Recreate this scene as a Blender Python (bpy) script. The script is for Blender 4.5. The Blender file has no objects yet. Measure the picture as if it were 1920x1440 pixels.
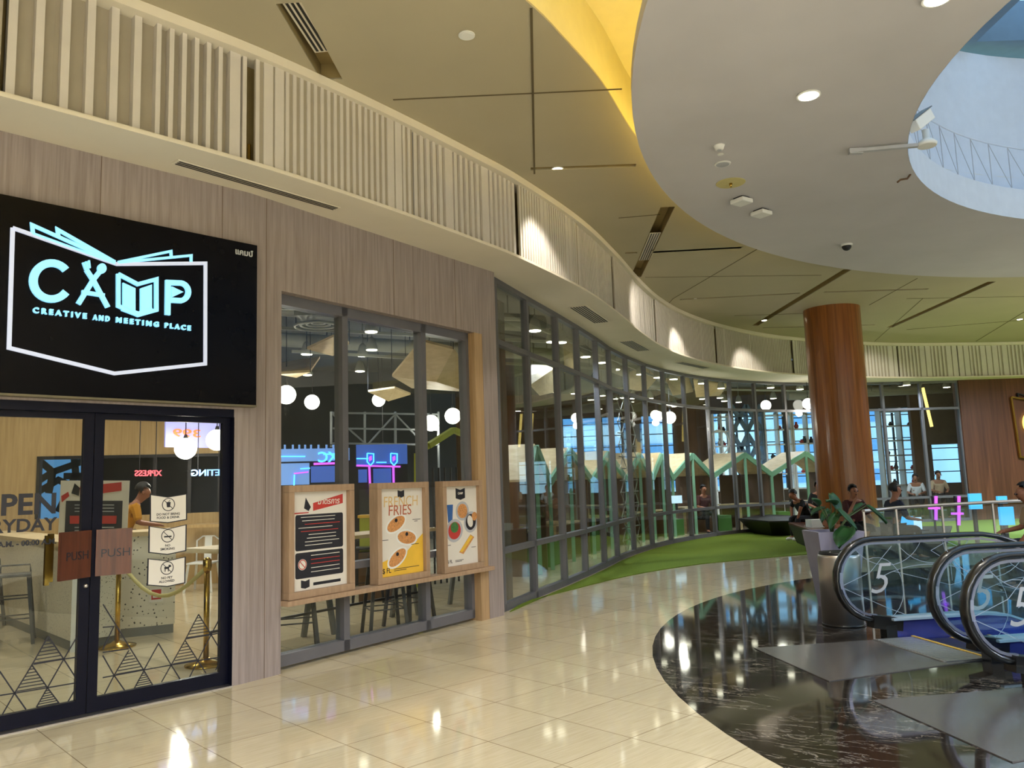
import bpy, bmesh, math, random
from mathutils import Vector, Matrix
random.seed(7)
S = bpy.context.scene
COL = S.collection
R = math.radians
PI = math.pi

# ------------------------------------------------------------------ camera
F = 1500.0            # focal length in pixels of the 1920 x 1440 frame
H = 1.6               # eye height
_z = Vector((560 - 960, 720 + 11508, -F)).normalized()
_f = Vector((0, 0, -1.0)); _f = (_f - _f.dot(_z) * _z).normalized()
_r = _f.cross(_z)
CM = Matrix((_r, _f, _z))          # camera -> world
cam = bpy.data.cameras.new('camera'); camo = bpy.data.objects.new('camera', cam)
COL.objects.link(camo)
cam.sensor_width = 36; cam.lens = F / 1920 * 36; cam.clip_end = 300; cam.clip_start = .05
camo.matrix_world = Matrix.Translation((0, 0, H)) @ CM.to_4x4()
S.camera = camo

def ray(u, v): return CM @ Vector((u - 960, 720 - v, -F))
def onz(u, v, z=0.0):
    d = ray(u, v); t = (z - H) / d.z
    return Vector((d.x * t, d.y * t, z))
def ony(u, v, y):
    d = ray(u, v); t = y / d.y
    return Vector((d.x * t, y, H + d.z * t))

# ------------------------------------------------------------------ world, lights, exposure
S.view_settings.view_transform = 'Standard'; S.view_settings.look = 'None'
S.view_settings.gamma = 1.0; S.view_settings.use_curve_mapping = False
S.view_settings.exposure = 0.5
try:
    S.cycles.transparent_max_bounces = 24
    S.cycles.max_bounces = 8
    S.cycles.sample_clamp_indirect = 4.0
    S.cycles.caustics_reflective = False
    S.cycles.caustics_refractive = False
except Exception: pass
W = bpy.data.worlds.new('world'); S.world = W; W.use_nodes = True
bg = W.node_tree.nodes['Background']
bg.inputs[0].default_value = (0.45, 0.72, 1.0, 1); bg.inputs[1].default_value = 1.7

def lamp(kind, loc, power, color=(1, 1, 1), size=.1, target=None, angle=90, blend=.5, sx=None, sy=None):
    L = bpy.data.lights.new('light_source', kind); L.energy = power; L.color = color
    if kind == 'AREA':
        L.shape = 'RECTANGLE'; L.size = sx; L.size_y = sy; L.spread = R(155)
    elif kind in ('POINT', 'SPOT'):
        L.shadow_soft_size = size
    if kind == 'SPOT':
        L.spot_size = R(angle); L.spot_blend = blend
    o = bpy.data.objects.new('light_source', L); COL.objects.link(o); o.location = loc
    if target is not None:
        d = Vector(target) - Vector(loc)
        o.rotation_euler = d.to_track_quat('-Z', 'Y').to_euler()
    return o
WARM = (1, .93, .82); NEUT = (.83, .94, 1.12)
# unseen fill lights added behind and right of the camera to brighten the hall
lamp('AREA', (-1.5, -3.5, 5.2), 900, NEUT, sx=5, sy=3)
lamp('AREA', (5.5, -4.0, 5.2), 1150, NEUT, sx=6, sy=3)
lamp('AREA', (13.5, -3.0, 5.2), 750, NEUT, sx=5, sy=4)
lamp('AREA', (16.5, 4.0, 4.9), 1900, NEUT, sx=6, sy=8)
lamp('AREA', (15.5, 18.5, 5.1), 800, NEUT, sx=4, sy=4)
# daylight falling through the skylight of the round well
lamp('AREA', (9.1, 5.8, 7.8), 60, (.5, .72, 1), sx=6, sy=6)

# ------------------------------------------------------------------ materials
def srgb(r, g, b):
    f = lambda c: (c / 255 / 12.92) if c <= 10.31 else ((c / 255 + .055) / 1.055) ** 2.4
    return (f(r), f(g), f(b), 1)
def newmat(name):
    m = bpy.data.materials.new(name); m.use_nodes = True
    nt = m.node_tree; p = nt.nodes['Principled BSDF']
    return m, nt, p
def N(nt, t, **kw):
    n = nt.nodes.new(t)
    for k, v in kw.items(): setattr(n, k, v)
    return n
def coords(nt, scale, rot=(0, 0, 0), loc=(0, 0, 0)):
    tc = N(nt, 'ShaderNodeTexCoord'); mp = N(nt, 'ShaderNodeMapping')
    mp.inputs['Scale'].default_value = scale; mp.inputs['Rotation'].default_value = rot
    mp.inputs['Location'].default_value = loc
    nt.links.new(tc.outputs['Object'], mp.inputs['Vector'])
    return mp.outputs['Vector']
def ramp(nt, fac, stops):
    r = N(nt, 'ShaderNodeValToRGB'); e = r.color_ramp.elements
    while len(e) < len(stops): e.new(.5)
    for el, (p, c) in zip(e, stops): el.position = p; el.color = c
    nt.links.new(fac, r.inputs[0]); return r.outputs[0]
def noise(nt, vec, scale, detail=4, rough=.5):
    n = N(nt, 'ShaderNodeTexNoise'); n.inputs['Scale'].default_value = scale
    n.inputs['Detail'].default_value = detail; n.inputs['Roughness'].default_value = rough
    nt.links.new(vec, n.inputs['Vector']); return n.outputs['Fac']
def plain(name, c, rough=.5, metal=0, var=.06, scale=6, spec=None, coat=0):
    m, nt, p = newmat(name)
    c = srgb(*c)
    lo = tuple(x * (1 - var) for x in c[:3]) + (1,); hi = tuple(min(1, x * (1 + var)) for x in c[:3]) + (1,)
    nt.links.new(ramp(nt, noise(nt, coords(nt, (1, 1, 1)), scale), [(.3, lo), (.7, hi)]), p.inputs['Base Color'])
    p.inputs['Roughness'].default_value = rough; p.inputs['Metallic'].default_value = metal
    if spec is not None: p.inputs['Specular IOR Level'].default_value = spec
    if coat: p.inputs['Coat Weight'].default_value = coat
    return m
def emit(name, c, s):
    m, nt, p = newmat(name)
    p.inputs['Base Color'].default_value = srgb(*c); p.inputs['Emission Color'].default_value = srgb(*c)
    p.inputs['Emission Strength'].default_value = s; p.inputs['Roughness'].default_value = .4
    return m
def wood(name, c1, c2, rough=.5, sc=(14, 14, .7), plank=None, coat=0):
    m, nt, p = newmat(name)
    v = coords(nt, sc)
    a = noise(nt, v, 1.6, 6, .6)
    col = ramp(nt, a, [(.3, srgb(*c1)), (.7, srgb(*c2))])
    if plank:
        # broad planks: brightness steps by a stretched voronoi
        vo = N(nt, 'ShaderNodeTexVoronoi'); vo.inputs['Scale'].default_value = 1
        nt.links.new(coords(nt, plank), vo.inputs['Vector'])
        mx = N(nt, 'ShaderNodeMix', data_type='RGBA', blend_type='MULTIPLY'); mx.inputs[0].default_value = .8
        rr = ramp(nt, vo.outputs['Color'], [(.2, (.62, .56, .5, 1)), (.8, (1, 1, 1, 1))])
        nt.links.new(col, mx.inputs[6]); nt.links.new(rr, mx.inputs[7]); col = mx.outputs[2]
    nt.links.new(col, p.inputs['Base Color']); p.inputs['Roughness'].default_value = rough
    if coat: p.inputs['Coat Weight'].default_value = coat; p.inputs['Coat Roughness'].default_value = .15
    b = N(nt, 'ShaderNodeBump'); b.inputs['Strength'].default_value = .15; b.inputs['Distance'].default_value = .01
    nt.links.new(a, b.inputs['Height']); nt.links.new(b.outputs[0], p.inputs['Normal'])
    return m
def glassmat(name, tint, base=.05, gain=.9, rough=0.0):
    m = bpy.data.materials.new(name); m.use_nodes = True; nt = m.node_tree
    nt.nodes.clear()
    out = N(nt, 'ShaderNodeOutputMaterial'); mix = N(nt, 'ShaderNodeMixShader')
    tr = N(nt, 'ShaderNodeBsdfTransparent'); gl = N(nt, 'ShaderNodeBsdfGlossy')
    tr.inputs[0].default_value = tint; gl.inputs['Roughness'].default_value = rough
    gl.inputs['Color'].default_value = (1, 1, 1, 1)
    lw = N(nt, 'ShaderNodeLayerWeight'); lw.inputs[0].default_value = .5
    pw = N(nt, 'ShaderNodeMath', operation='POWER'); pw.inputs[1].default_value = 5
    ma = N(nt, 'ShaderNodeMath', operation='MULTIPLY_ADD'); ma.inputs[1].default_value = gain; ma.inputs[2].default_value = base
    nt.links.new(lw.outputs['Facing'], pw.inputs[0]); nt.links.new(pw.outputs[0], ma.inputs[0])
    nt.links.new(ma.outputs[0], mix.inputs[0]); nt.links.new(tr.outputs[0], mix.inputs[1])
    nt.links.new(gl.outputs[0], mix.inputs[2]); nt.links.new(mix.outputs[0], out.inputs[0])
    return m

M = {}
def tilefloor():
    m, nt, p = newmat('cream_tile')
    ang = R(-43.6); sz = .63
    # rotate into tile frame
    tc = N(nt, 'ShaderNodeTexCoord'); mp = N(nt, 'ShaderNodeMapping', vector_type='TEXTURE')
    mp.inputs['Location'].default_value = (-.656, 5.681, 0); mp.inputs['Rotation'].default_value = (0, 0, R(43.6))
    mp.inputs['Scale'].default_value = (sz, sz, sz)
    nt.links.new(tc.outputs['Object'], mp.inputs['Vector'])
    br = N(nt, 'ShaderNodeTexBrick'); br.offset = 0; br.squash = 1
    br.inputs['Scale'].default_value = 1; br.inputs['Brick Width'].default_value = 1; br.inputs['Row Height'].default_value = 1
    br.inputs['Mortar Size'].default_value = .005; br.inputs['Mortar Smooth'].default_value = .1
    br.inputs['Color1'].default_value = (1, 1, 1, 1); br.inputs['Color2'].default_value = (.93, .93, .93, 1); br.inputs['Mortar'].default_value = (.42, .37, .3, 1)
    nt.links.new(mp.outputs[0], br.inputs['Vector'])
    v = N(nt, 'ShaderNodeMapping'); v.inputs['Scale'].default_value = (1.5, 26, 1)
    nt.links.new(mp.outputs[0], v.inputs['Vector'])
    a = noise(nt, v.outputs[0], 1.5, 5, .6)
    c = ramp(nt, a, [(.3, srgb(204, 188, 154)), (.7, srgb(220, 206, 174))])
    mx = N(nt, 'ShaderNodeMix', data_type='RGBA', blend_type='MULTIPLY'); mx.inputs[0].default_value = 1
    nt.links.new(c, mx.inputs[6]); nt.links.new(br.outputs['Color'], mx.inputs[7])
    nt.links.new(mx.outputs[2], p.inputs['Base Color']); p.inputs['Roughness'].default_value = .07
    p.inputs['Specular IOR Level'].default_value = .75
    b = N(nt, 'ShaderNodeBump'); b.inputs['Strength'].default_value = .25; b.inputs['Distance'].default_value = .004
    nt.links.new(br.outputs['Fac'], b.inputs['Height']); b.invert = True
    nt.links.new(b.outputs[0], p.inputs['Normal'])
    return m
def marble():
    m, nt, p = newmat('dark_marble')
    v = coords(nt, (1, 1, 1), rot=(0, 0, R(30)))
    wv = N(nt, 'ShaderNodeTexNoise'); wv.inputs['Scale'].default_value = 2.2; wv.inputs['Detail'].default_value = 8
    wv.inputs['Distortion'].default_value = .6; wv.inputs['Roughness'].default_value = .65
    mp = N(nt, 'ShaderNodeMapping'); mp.inputs['Scale'].default_value = (1.0, 3.4, 1); nt.links.new(v, mp.inputs[0])
    nt.links.new(mp.outputs[0], wv.inputs['Vector'])
    c = ramp(nt, wv.outputs['Fac'], [(.0, srgb(30, 26, 23)), (.484, srgb(36, 31, 28)), (.5, srgb(140, 131, 120)), (.514, srgb(36, 31, 28)), (1, srgb(44, 38, 34))])
    n2 = noise(nt, v, 1.1, 3)
    k = ramp(nt, n2, [(.38, (0, 0, 0, 1)), (.55, (1, 1, 1, 1))])
    mx = N(nt, 'ShaderNodeMix', data_type='RGBA'); nt.links.new(k, mx.inputs[0])
    mx.inputs[6].default_value = srgb(38, 33, 29); nt.links.new(c, mx.inputs[7])
    nt.links.new(mx.outputs[2], p.inputs['Base Color']); p.inputs['Roughness'].default_value = .05
    p.inputs['Specular IOR Level'].default_value = .4
    return m
def grassm():
    m, nt, p = newmat('artificial_grass')
    a = noise(nt, coords(nt, (1, 1, 1)), 60, 4, .7)
    c = ramp(nt, a, [(.3, srgb(84, 104, 34)), (.7, srgb(132, 152, 62))])
    nt.links.new(c, p.inputs['Base Color']); p.inputs['Roughness'].default_value = .95
    p.inputs['Specular IOR Level'].default_value = .1
    b = N(nt, 'ShaderNodeBump'); b.inputs['Strength'].default_value = .6; b.inputs['Distance'].default_value = .02
    nt.links.new(a, b.inputs['Height']); nt.links.new(b.outputs[0], p.inputs['Normal'])
    return m
def terrazzo(name, scale):
    m, nt, p = newmat(name)
    vo = N(nt, 'ShaderNodeTexVoronoi'); vo.inputs['Scale'].default_value = scale
    vo.inputs['Randomness'].default_value = 1
    nt.links.new(coords(nt, (1, 1, 1)), vo.inputs['Vector'])
    sp = ramp(nt, vo.outputs['Distance'], [(.0, (1, 1, 1, 1)), (.22, (1, 1, 1, 1)), (.26, (0, 0, 0, 1))])
    n = noise(nt, coords(nt, (1, 1, 1)), scale * .8, 2)
    k = ramp(nt, n, [(.44, (0, 0, 0, 1)), (.5, (1, 1, 1, 1))])
    mu = N(nt, 'ShaderNodeMath', operation='MULTIPLY'); nt.links.new(sp, mu.inputs[0]); nt.links.new(k, mu.inputs[1])
    mx = N(nt, 'ShaderNodeMix', data_type='RGBA'); nt.links.new(mu.outputs[0], mx.inputs[0])
    mx.inputs[6].default_value = srgb(214, 207, 188); mx.inputs[7].default_value = srgb(52, 46, 44)
    nt.links.new(mx.outputs[2], p.inputs['Base Color']); p.inputs['Roughness'].default_value = .3
    return m
M['tile'] = tilefloor(); M['marble'] = marble(); M['grass'] = grassm()
M['terrazzo'] = terrazzo('terrazzo_coarse', 26); M['terrazzo_fine'] = terrazzo('terrazzo_fine', 55)
M['facade'] = wood('pale_brown_wood', (130, 118, 115), (160, 147, 143), .55, (22, 22, .9))
M['jamb'] = wood('light_oak', (158, 128, 92), (184, 153, 114), .5, (22, 22, .9))
M['frame_wood'] = wood('poster_frame_wood', (156, 128, 102), (176, 148, 120), .5, (20, 20, 3))
M['column'] = wood('column_walnut', (122, 66, 24), (168, 104, 46), .3, (9, 9, .35), plank=(5, 5, .25), coat=.3)
M['walnut'] = wood('walnut_panel', (84, 48, 30), (114, 70, 46), .4, (9, 9, .35), plank=(4, 4, .2), coat=.15)
M['ply'] = wood('light_plywood', (196, 172, 128), (222, 200, 158), .55, (3, 3, 10))
M['cafewood'] = wood('cafe_wood', (172, 140, 92), (196, 166, 116), .55, (16, 16, .8))
M['push'] = wood('push_plate_wood', (70, 36, 24), (104, 56, 36), .35, (18, 18, 1), coat=.3)
M['soffit'] = plain('soffit_paint', (224, 215, 196), .8, var=.04, scale=1.2)
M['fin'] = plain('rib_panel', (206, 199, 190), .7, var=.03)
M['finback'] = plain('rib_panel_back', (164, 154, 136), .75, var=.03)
M['ceiling'] = plain('ceiling_paint', (178, 168, 142), .8, var=.04, scale=.8)
M['groove'] = plain('ceiling_groove', (96, 84, 58), .9)
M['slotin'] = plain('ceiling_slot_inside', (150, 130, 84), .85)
M['black'] = plain('black_paint', (14, 14, 15), .5)
M['disc'] = plain('disc_paint', (200, 196, 198), .85, var=.05, scale=.9)
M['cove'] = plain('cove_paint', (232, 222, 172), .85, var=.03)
M['white'] = plain('white_paint', (228, 228, 224), .7, var=.03)
M['drum'] = plain('drum_paint', (206, 214, 226), .85, var=.03)
M['steelblue'] = plain('skylight_steel', (96, 120, 140), .6)
M['mullion'] = plain('grey_aluminium', (104, 103, 108), .45, metal=.2, var=.05)
M['navy'] = plain('navy_frame', (12, 14, 30), .35, var=.1, spec=.2)
M['signblack'] = plain('sign_black', (10, 10, 15), .2, var=.1, spec=.12)
M['signedge'] = plain('sign_lip_metal', (120, 112, 90), .4, metal=.5)
M['glow'] = emit('sign_glow_cyan', (140, 212, 246), .62)
M['glowpale'] = emit('sign_glow_pale', (190, 198, 222), .45)
M['glass'] = glassmat('clear_glass', (.93, .96, .94, 1), .035)
M['glassdark'] = glassmat('tinted_glass', (.82, .88, .86, 1), .04)
M['glassrail'] = glassmat('balustrade_glass', (.86, .95, .98, 1), .05)
M['etch'] = plain('etched_line', (150, 165, 185), .6)
M['stainless'] = plain('stainless_steel', (206, 200, 196), .36, metal=1, var=.04, scale=2)
M['skirt'] = plain('neon_tinted_skirt', (92, 98, 190), .2, metal=.7, var=.1)  # metal coloured blue to carry the purple neon reflection
M['deck'] = plain('pale_blue_deck', (176, 196, 214), .35, metal=.3, var=.05)
M['rubber'] = plain('black_rubber', (18, 17, 17), .3, coat=.3)
M['railin'] = plain('rail_track', (170, 172, 196), .3, metal=.8)
M['plate'] = plain('landing_plate', (118, 114, 112), .22, metal=.6, var=.15, scale=40)
M['gold'] = plain('brass', (196, 160, 78), .25, metal=1, var=.05)
M['yellowline'] = plain('yellow_comb_edge', (212, 170, 60), .5)
M['darkmetal'] = plain('dark_grey_metal', (44, 44, 46), .45, metal=.4)
M['greymetal'] = plain('grey_trestle_metal', (108, 112, 112), .5, metal=.3)
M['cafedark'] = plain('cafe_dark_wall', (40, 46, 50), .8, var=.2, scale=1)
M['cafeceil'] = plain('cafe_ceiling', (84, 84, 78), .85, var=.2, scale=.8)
M['duct'] = plain('duct_grey', (150, 150, 138), .6, metal=.1)
M['green'] = plain('mint_green_trim', (120, 168, 138), .5)
M['lime'] = plain('lime_panel', (158, 164, 38), .6)
M['brown'] = plain('brown_panel', (98, 74, 52), .7, var=.15, scale=2)
M['curtain'] = plain('grey_brown_boards', (112, 104, 96), .8, var=.1, scale=3)
M['greenseat'] = plain('green_seat', (66, 112, 46), .7)
M['globe'] = emit('lit_globe', (255, 250, 235), 5)
M['bulb'] = emit('lit_bulb', (255, 246, 222), 9)
M['cyanrefl'] = emit('cyan_reflection_glow', (70, 180, 235), .75)  # reflected cyan neon put into emission
M['neonpinkrefl'] = emit('neon_pink_reflection', (200, 90, 225), 1.0)  # this and the next neon glows are reflections put into emission
M['neoncyanrefl'] = emit('neon_cyan_reflection', (90, 200, 255), 1.2)
M['neonbluerefl'] = emit('neon_blue_reflection', (62, 96, 180), .5)
M['neonlavrefl'] = emit('neon_lavender_reflection', (110, 150, 215), .5)
M['red'] = plain('red_print', (186, 58, 52), .6)
M['redglow'] = emit('red_reflected_letters', (235, 90, 100), 1.0)  # from here to the lavender one: reflected signs put into emission
M['orangeglow'] = emit('orange_reflected_letters', (240, 110, 60), 1.0)
M['blueglow'] = emit('blue_reflected_letters', (120, 170, 255), 1.2)
M['refl399'] = emit('lavender_reflection', (150, 150, 215), .7)
M['paper'] = plain('poster_paper', (222, 216, 206), .5, var=.02)
M['ink'] = plain('dark_ink', (34, 34, 42), .5)
M['yellow'] = plain('yellow_print', (232, 186, 62), .55)
M['tan'] = plain('tan_print', (200, 140, 84), .6, var=.3, scale=60)
M['goldink'] = plain('gold_ink', (214, 180, 120), .5)
M['rustink'] = plain('rust_ink', (178, 96, 66), .5)
M['blueprint'] = plain('blue_drink_print', (52, 96, 160), .5)
M['leafprint'] = plain('green_print', (66, 116, 60), .6, var=.3, scale=60)
M['greyprint'] = plain('grey_print', (176, 178, 184), .6)
M['lav'] = plain('lavender_planter', (142, 138, 158), .5)
M['leaf'] = plain('leaf_green', (30, 70, 34), .4, var=.3, scale=9)
M['stem'] = plain('stem_green', (70, 88, 44), .6)
M['skin'] = plain('skin', (150, 98, 72), .55, var=.04)
M['hair'] = plain('black_hair', (16, 13, 12), .6)
M['clothblack'] = plain('black_cloth', (14, 14, 16), .9)
M['clothred'] = plain('dark_maroon_cloth', (62, 22, 22), .9)
M['clothbeige'] = plain('beige_cloth', (176, 150, 124), .9)
M['clothwhite'] = plain('white_cloth', (206, 210, 220), .9)
M['clothyellow'] = plain('mustard_cloth', (190, 132, 34), .9)
M['clothnavy'] = plain('navy_cloth', (30, 34, 50), .9)
M['screenwhite'] = emit('lit_laptop_screen', (190, 220, 240), .8)
M['city'] = plain('tower_facade', (214, 232, 244), .7, var=.1, scale=.3)
M['cityband'] = plain('tower_window_band', (120, 170, 214), .5)
M['stain'] = plain('stained_plaster', (200, 188, 128), .8)
M['mural'] = emit('glowing_blue_mural', (84, 140, 190), .55)  # board's own glow stands in for the light on it; nothing backlights it
M['muraldark'] = plain('mural_shape', (52, 66, 78), .6)

# ------------------------------------------------------------------ mesh builder
class MB:
    def __init__(s): s.v = []; s.f = []; s.m = []; s.sm = []; s.cur = 0; s.X = Matrix.Identity(4)
    def pts(s, ps):
        i = len(s.v)
        for p in ps: s.v.append(s.X @ Vector(p))
        return i
    def face(s, idx, smooth=False): s.f.append(tuple(idx)); s.m.append(s.cur); s.sm.append(smooth)
    def quad(s, *ps):
        i = s.pts(ps); s.face(range(i, i + len(ps)))
    def box(s, a, b):
        x0, y0, z0 = a; x1, y1, z1 = b
        i = s.pts([(x0, y0, z0), (x1, y0, z0), (x1, y1, z0), (x0, y1, z0), (x0, y0, z1), (x1, y0, z1), (x1, y1, z1), (x0, y1, z1)])
        for q in ((3, 2, 1, 0), (4, 5, 6, 7), (0, 1, 5, 4), (1, 2, 6, 5), (2, 3, 7, 6), (3, 0, 4, 7)): s.face([i + k for k in q])
    def prism(s, poly, z0, z1):            # poly in local xy, extruded along local z
        n = len(poly); i = s.pts([(p[0], p[1], z0) for p in poly]); j = s.pts([(p[0], p[1], z1) for p in poly])
        s.face([i + k for k in reversed(range(n))]); s.face([j + k for k in range(n)])
        for k in range(n): s.face([i + k, i + (k + 1) % n, j + (k + 1) % n, j + k])
    def bar(s, p, q, w, h=None, up=(0, 0, 1)):     # rectangular bar between two points
        h = h or w; p = Vector(p); q = Vector(q); d = (q - p).normalized(); u = Vector(up)
        if abs(d.dot(u)) > .99: u = Vector((0, 1, 0))
        a = d.cross(u).normalized() * w / 2; b = a.cross(d).normalized() * h / 2
        i = s.pts([p - a - b, p + a - b, p + a + b, p - a + b, q - a - b, q + a - b, q + a + b, q - a + b])
        for k in ((3, 2, 1, 0), (4, 5, 6, 7), (0, 1, 5, 4), (1, 2, 6, 5), (2, 3, 7, 6), (3, 0, 4, 7)): s.face([i + t for t in k])
    def tube(s, path, r, n=8, closed=False, radii=None):
        path = [Vector(p) for p in path]; m = len(path); rings = []; prev = None
        for k, p in enumerate(path):
            if closed: d = path[(k + 1) % m] - path[k - 1]
            else: d = path[min(k + 1, m - 1)] - path[max(k - 1, 0)]
            d.normalize()
            if prev is None:
                u = Vector((0, 0, 1)) if abs(d.z) < .9 else Vector((1, 0, 0))
                a = d.cross(u).normalized()
            else:
                a = (prev - d * prev.dot(d)).normalized()
            prev = a; b = d.cross(a)
            rr = radii[k] if radii else r
            rings.append(s.pts([p + (a * math.cos(t * 2 * PI / n) + b * math.sin(t * 2 * PI / n)) * rr for t in range(n)]))
        for k in range(m if closed else m - 1):
            i, j = rings[k], rings[(k + 1) % m]
            for t in range(n): s.face([i + t, i + (t + 1) % n, j + (t + 1) % n, j + t], True)
        if not closed:
            s.face([rings[0] + t for t in reversed(range(n))]); s.face([rings[-1] + t for t in range(n)])
    def lathe(s, prof, n=24, c=(0, 0, 0), smooth=True):    # prof: list of (r, z)
        rings = [s.pts([(c[0] + r * math.cos(2 * PI * t / n), c[1] + r * math.sin(2 * PI * t / n), c[2] + z) for t in range(n)]) for r, z in prof]
        for i, j in zip(rings, rings[1:]):
            for t in range(n): s.face([i + t, i + (t + 1) % n, j + (t + 1) % n, j + t], smooth)
        s.face([rings[0] + t for t in reversed(range(n))]); s.face([rings[-1] + t for t in range(n)])
    def sphere(s, c, r, n=16, m=10, sc=(1, 1, 1)):
        rings = []
        for k in range(1, m):
            a = PI * k / m
            rings.append(s.pts([(c[0] + sc[0] * r * math.sin(a) * math.cos(2 * PI * t / n), c[1] + sc[1] * r * math.sin(a) * math.sin(2 * PI * t / n), c[2] - sc[2] * r * math.cos(a)) for t in range(n)]))
        b = s.pts([(c[0], c[1], c[2] - sc[2] * r)]); u = s.pts([(c[0], c[1], c[2] + sc[2] * r)])
        for i, j in zip(rings, rings[1:]):
            for t in range(n): s.face([i + t, i + (t + 1) % n, j + (t + 1) % n, j + t], True)
        for t in range(n):
            s.face([b, rings[0] + (t + 1) % n, rings[0] + t], True); s.face([u, rings[-1] + t, rings[-1] + (t + 1) % n], True)
    def ribbon(s, path, w, z0, z1, closed=False):          # flat stroke in local xy with width w
        P = [Vector((p[0], p[1])) for p in path]; n = len(P); L = []; Rr = []
        for k in range(n):
            a = P[k - 1] if (k > 0 or closed) else None; b = P[(k + 1) % n] if (k < n - 1 or closed) else None
            d1 = (P[k] - a).normalized() if a is not None else None; d2 = (b - P[k]).normalized() if b is not None else None
            if d1 is None: d1 = d2
            if d2 is None: d2 = d1
            n1 = Vector((-d1.y, d1.x)); n2 = Vector((-d2.y, d2.x)); mm = (n1 + n2)
            if mm.length < 1e-4: mm = n1
            mm.normalize(); k2 = min(3.0, 1 / max(.25, mm.dot(n1)))
            L.append(P[k] + mm * w / 2 * k2); Rr.append(P[k] - mm * w / 2 * k2)
        for k in range(n if closed else n - 1):
            j = (k + 1) % n
            s.prism([Rr[k], Rr[j], L[j], L[k]], z0, z1)
    def text(s, body, size, x, y, z0, z1, align='CENTER', shear=0, bold=0, spacing=1, mirror=False, width=None):
        cu = bpy.data.curves.new('t', 'FONT'); cu.body = body; cu.size = size; cu.align_x = align; cu.shear = shear
        cu.offset = bold; cu.space_character = spacing; cu.resolution_u = 3; cu.extrude = (z1 - z0) / 2
        o = bpy.data.objects.new('t', cu); COL.objects.link(o)
        dg = bpy.context.evaluated_depsgraph_get(); me = o.evaluated_get(dg).to_mesh()
        vs = [v.co.copy() for v in me.vertices]
        kx = 1
        if width and vs:
            ww = max(v.x for v in vs) - min(v.x for v in vs); kx = width / ww if ww else 1
        i = s.pts([(x + (-1 if mirror else 1) * v.x * kx, y + v.y, (z0 + z1) / 2 + v.z) for v in vs])
        for f in me.polygons:
            s.face([i + k for k in (reversed(f.vertices) if mirror else f.vertices)])
        o.evaluated_get(dg).to_mesh_clear(); bpy.data.objects.remove(o); bpy.data.curves.remove(cu)
    def build(s, name, mats, parent=None, bevel=0):
        me = bpy.data.meshes.new(name); me.from_pydata([tuple(v) for v in s.v], [], s.f)
        if not isinstance(mats, (list, tuple)): mats = [mats]
        for mm in mats: me.materials.append(mm)
        me.polygons.foreach_set('material_index', s.m); me.polygons.foreach_set('use_smooth', s.sm)
        me.update()
        o = bpy.data.objects.new(name, me); COL.objects.link(o)
        if parent is not None:
            o.parent = parent
            if root_of(parent).name not in LOCAL:
                me.transform(world_of(parent).inverted())
        if bevel:
            b = o.modifiers.new('bevel', 'BEVEL'); b.width = bevel; b.segments = 2; b.limit_method = 'ANGLE'
        return o
LOCAL = set()
def root_of(o): return root_of(o.parent) if o.parent else o
def world_of(o):
    mtx = Matrix.LocRotScale(o.location, o.rotation_euler, o.scale)
    return world_of(o.parent) @ mtx if o.parent else mtx
def plane_M(A, B, off=0.0):
    A = Vector((A[0], A[1], 0)); B = Vector((B[0], B[1], 0)); t = (B - A).normalized(); n = Vector((t.y, -t.x, 0))
    m = Matrix(((t.x, 0, n.x, A.x + n.x * off), (t.y, 0, n.y, A.y + n.y * off), (0, 1, 0, 0), (0, 0, 0, 1)))
    return m            # local x along wall, y up, z toward the hall
def onplane(u, v, Mx):
    A = Mx.translation; n = Mx.col[2].xyz; t = Mx.col[0].xyz; d = ray(u, v)
    k = n.dot(Vector((A.x, A.y, 0))) / n.dot(d)
    p = d * k
    return ((p - Vector((A.x, A.y, 0))).dot(t), p.z + H)
def thing(name, label, cat, loc=(0, 0, 0), rotz=0, group=None, local=False):
    o = bpy.data.objects.new(name, None); COL.objects.link(o); o.location = loc; o.rotation_euler = (0, 0, rotz)
    o.empty_display_size = .2
    o['label'] = label; o['category'] = cat
    if group: o['group'] = group
    if local: LOCAL.add(o.name)
    return o
def tag(o, label, cat, group=None):
    o['label'] = label; o['category'] = cat
    if group: o['group'] = group
    return o
def struct(o): o['kind'] = 'structure'; return o
def recenter(o):
    """put a single-mesh thing's origin at its base"""
    me = o.data; vs = [v.co for v in me.vertices]
    c = Vector(((min(v.x for v in vs) + max(v.x for v in vs)) / 2, (min(v.y for v in vs) + max(v.y for v in vs)) / 2, min(v.z for v in vs)))
    me.transform(Matrix.Translation(-c)); o.location = c; return o
def dup(root, loc, rotz, label=None, group=None):
    r = root.copy(); COL.objects.link(r); r.location = loc; r.rotation_euler = (0, 0, rotz)
    if label: r['label'] = label
    if group: r['group'] = group
    for ch in list(root.children):
        c = ch.copy(); COL.objects.link(c); c.parent = r
        for g in ch.children:
            d = g.copy(); COL.objects.link(d); d.parent = c
    return r
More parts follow.
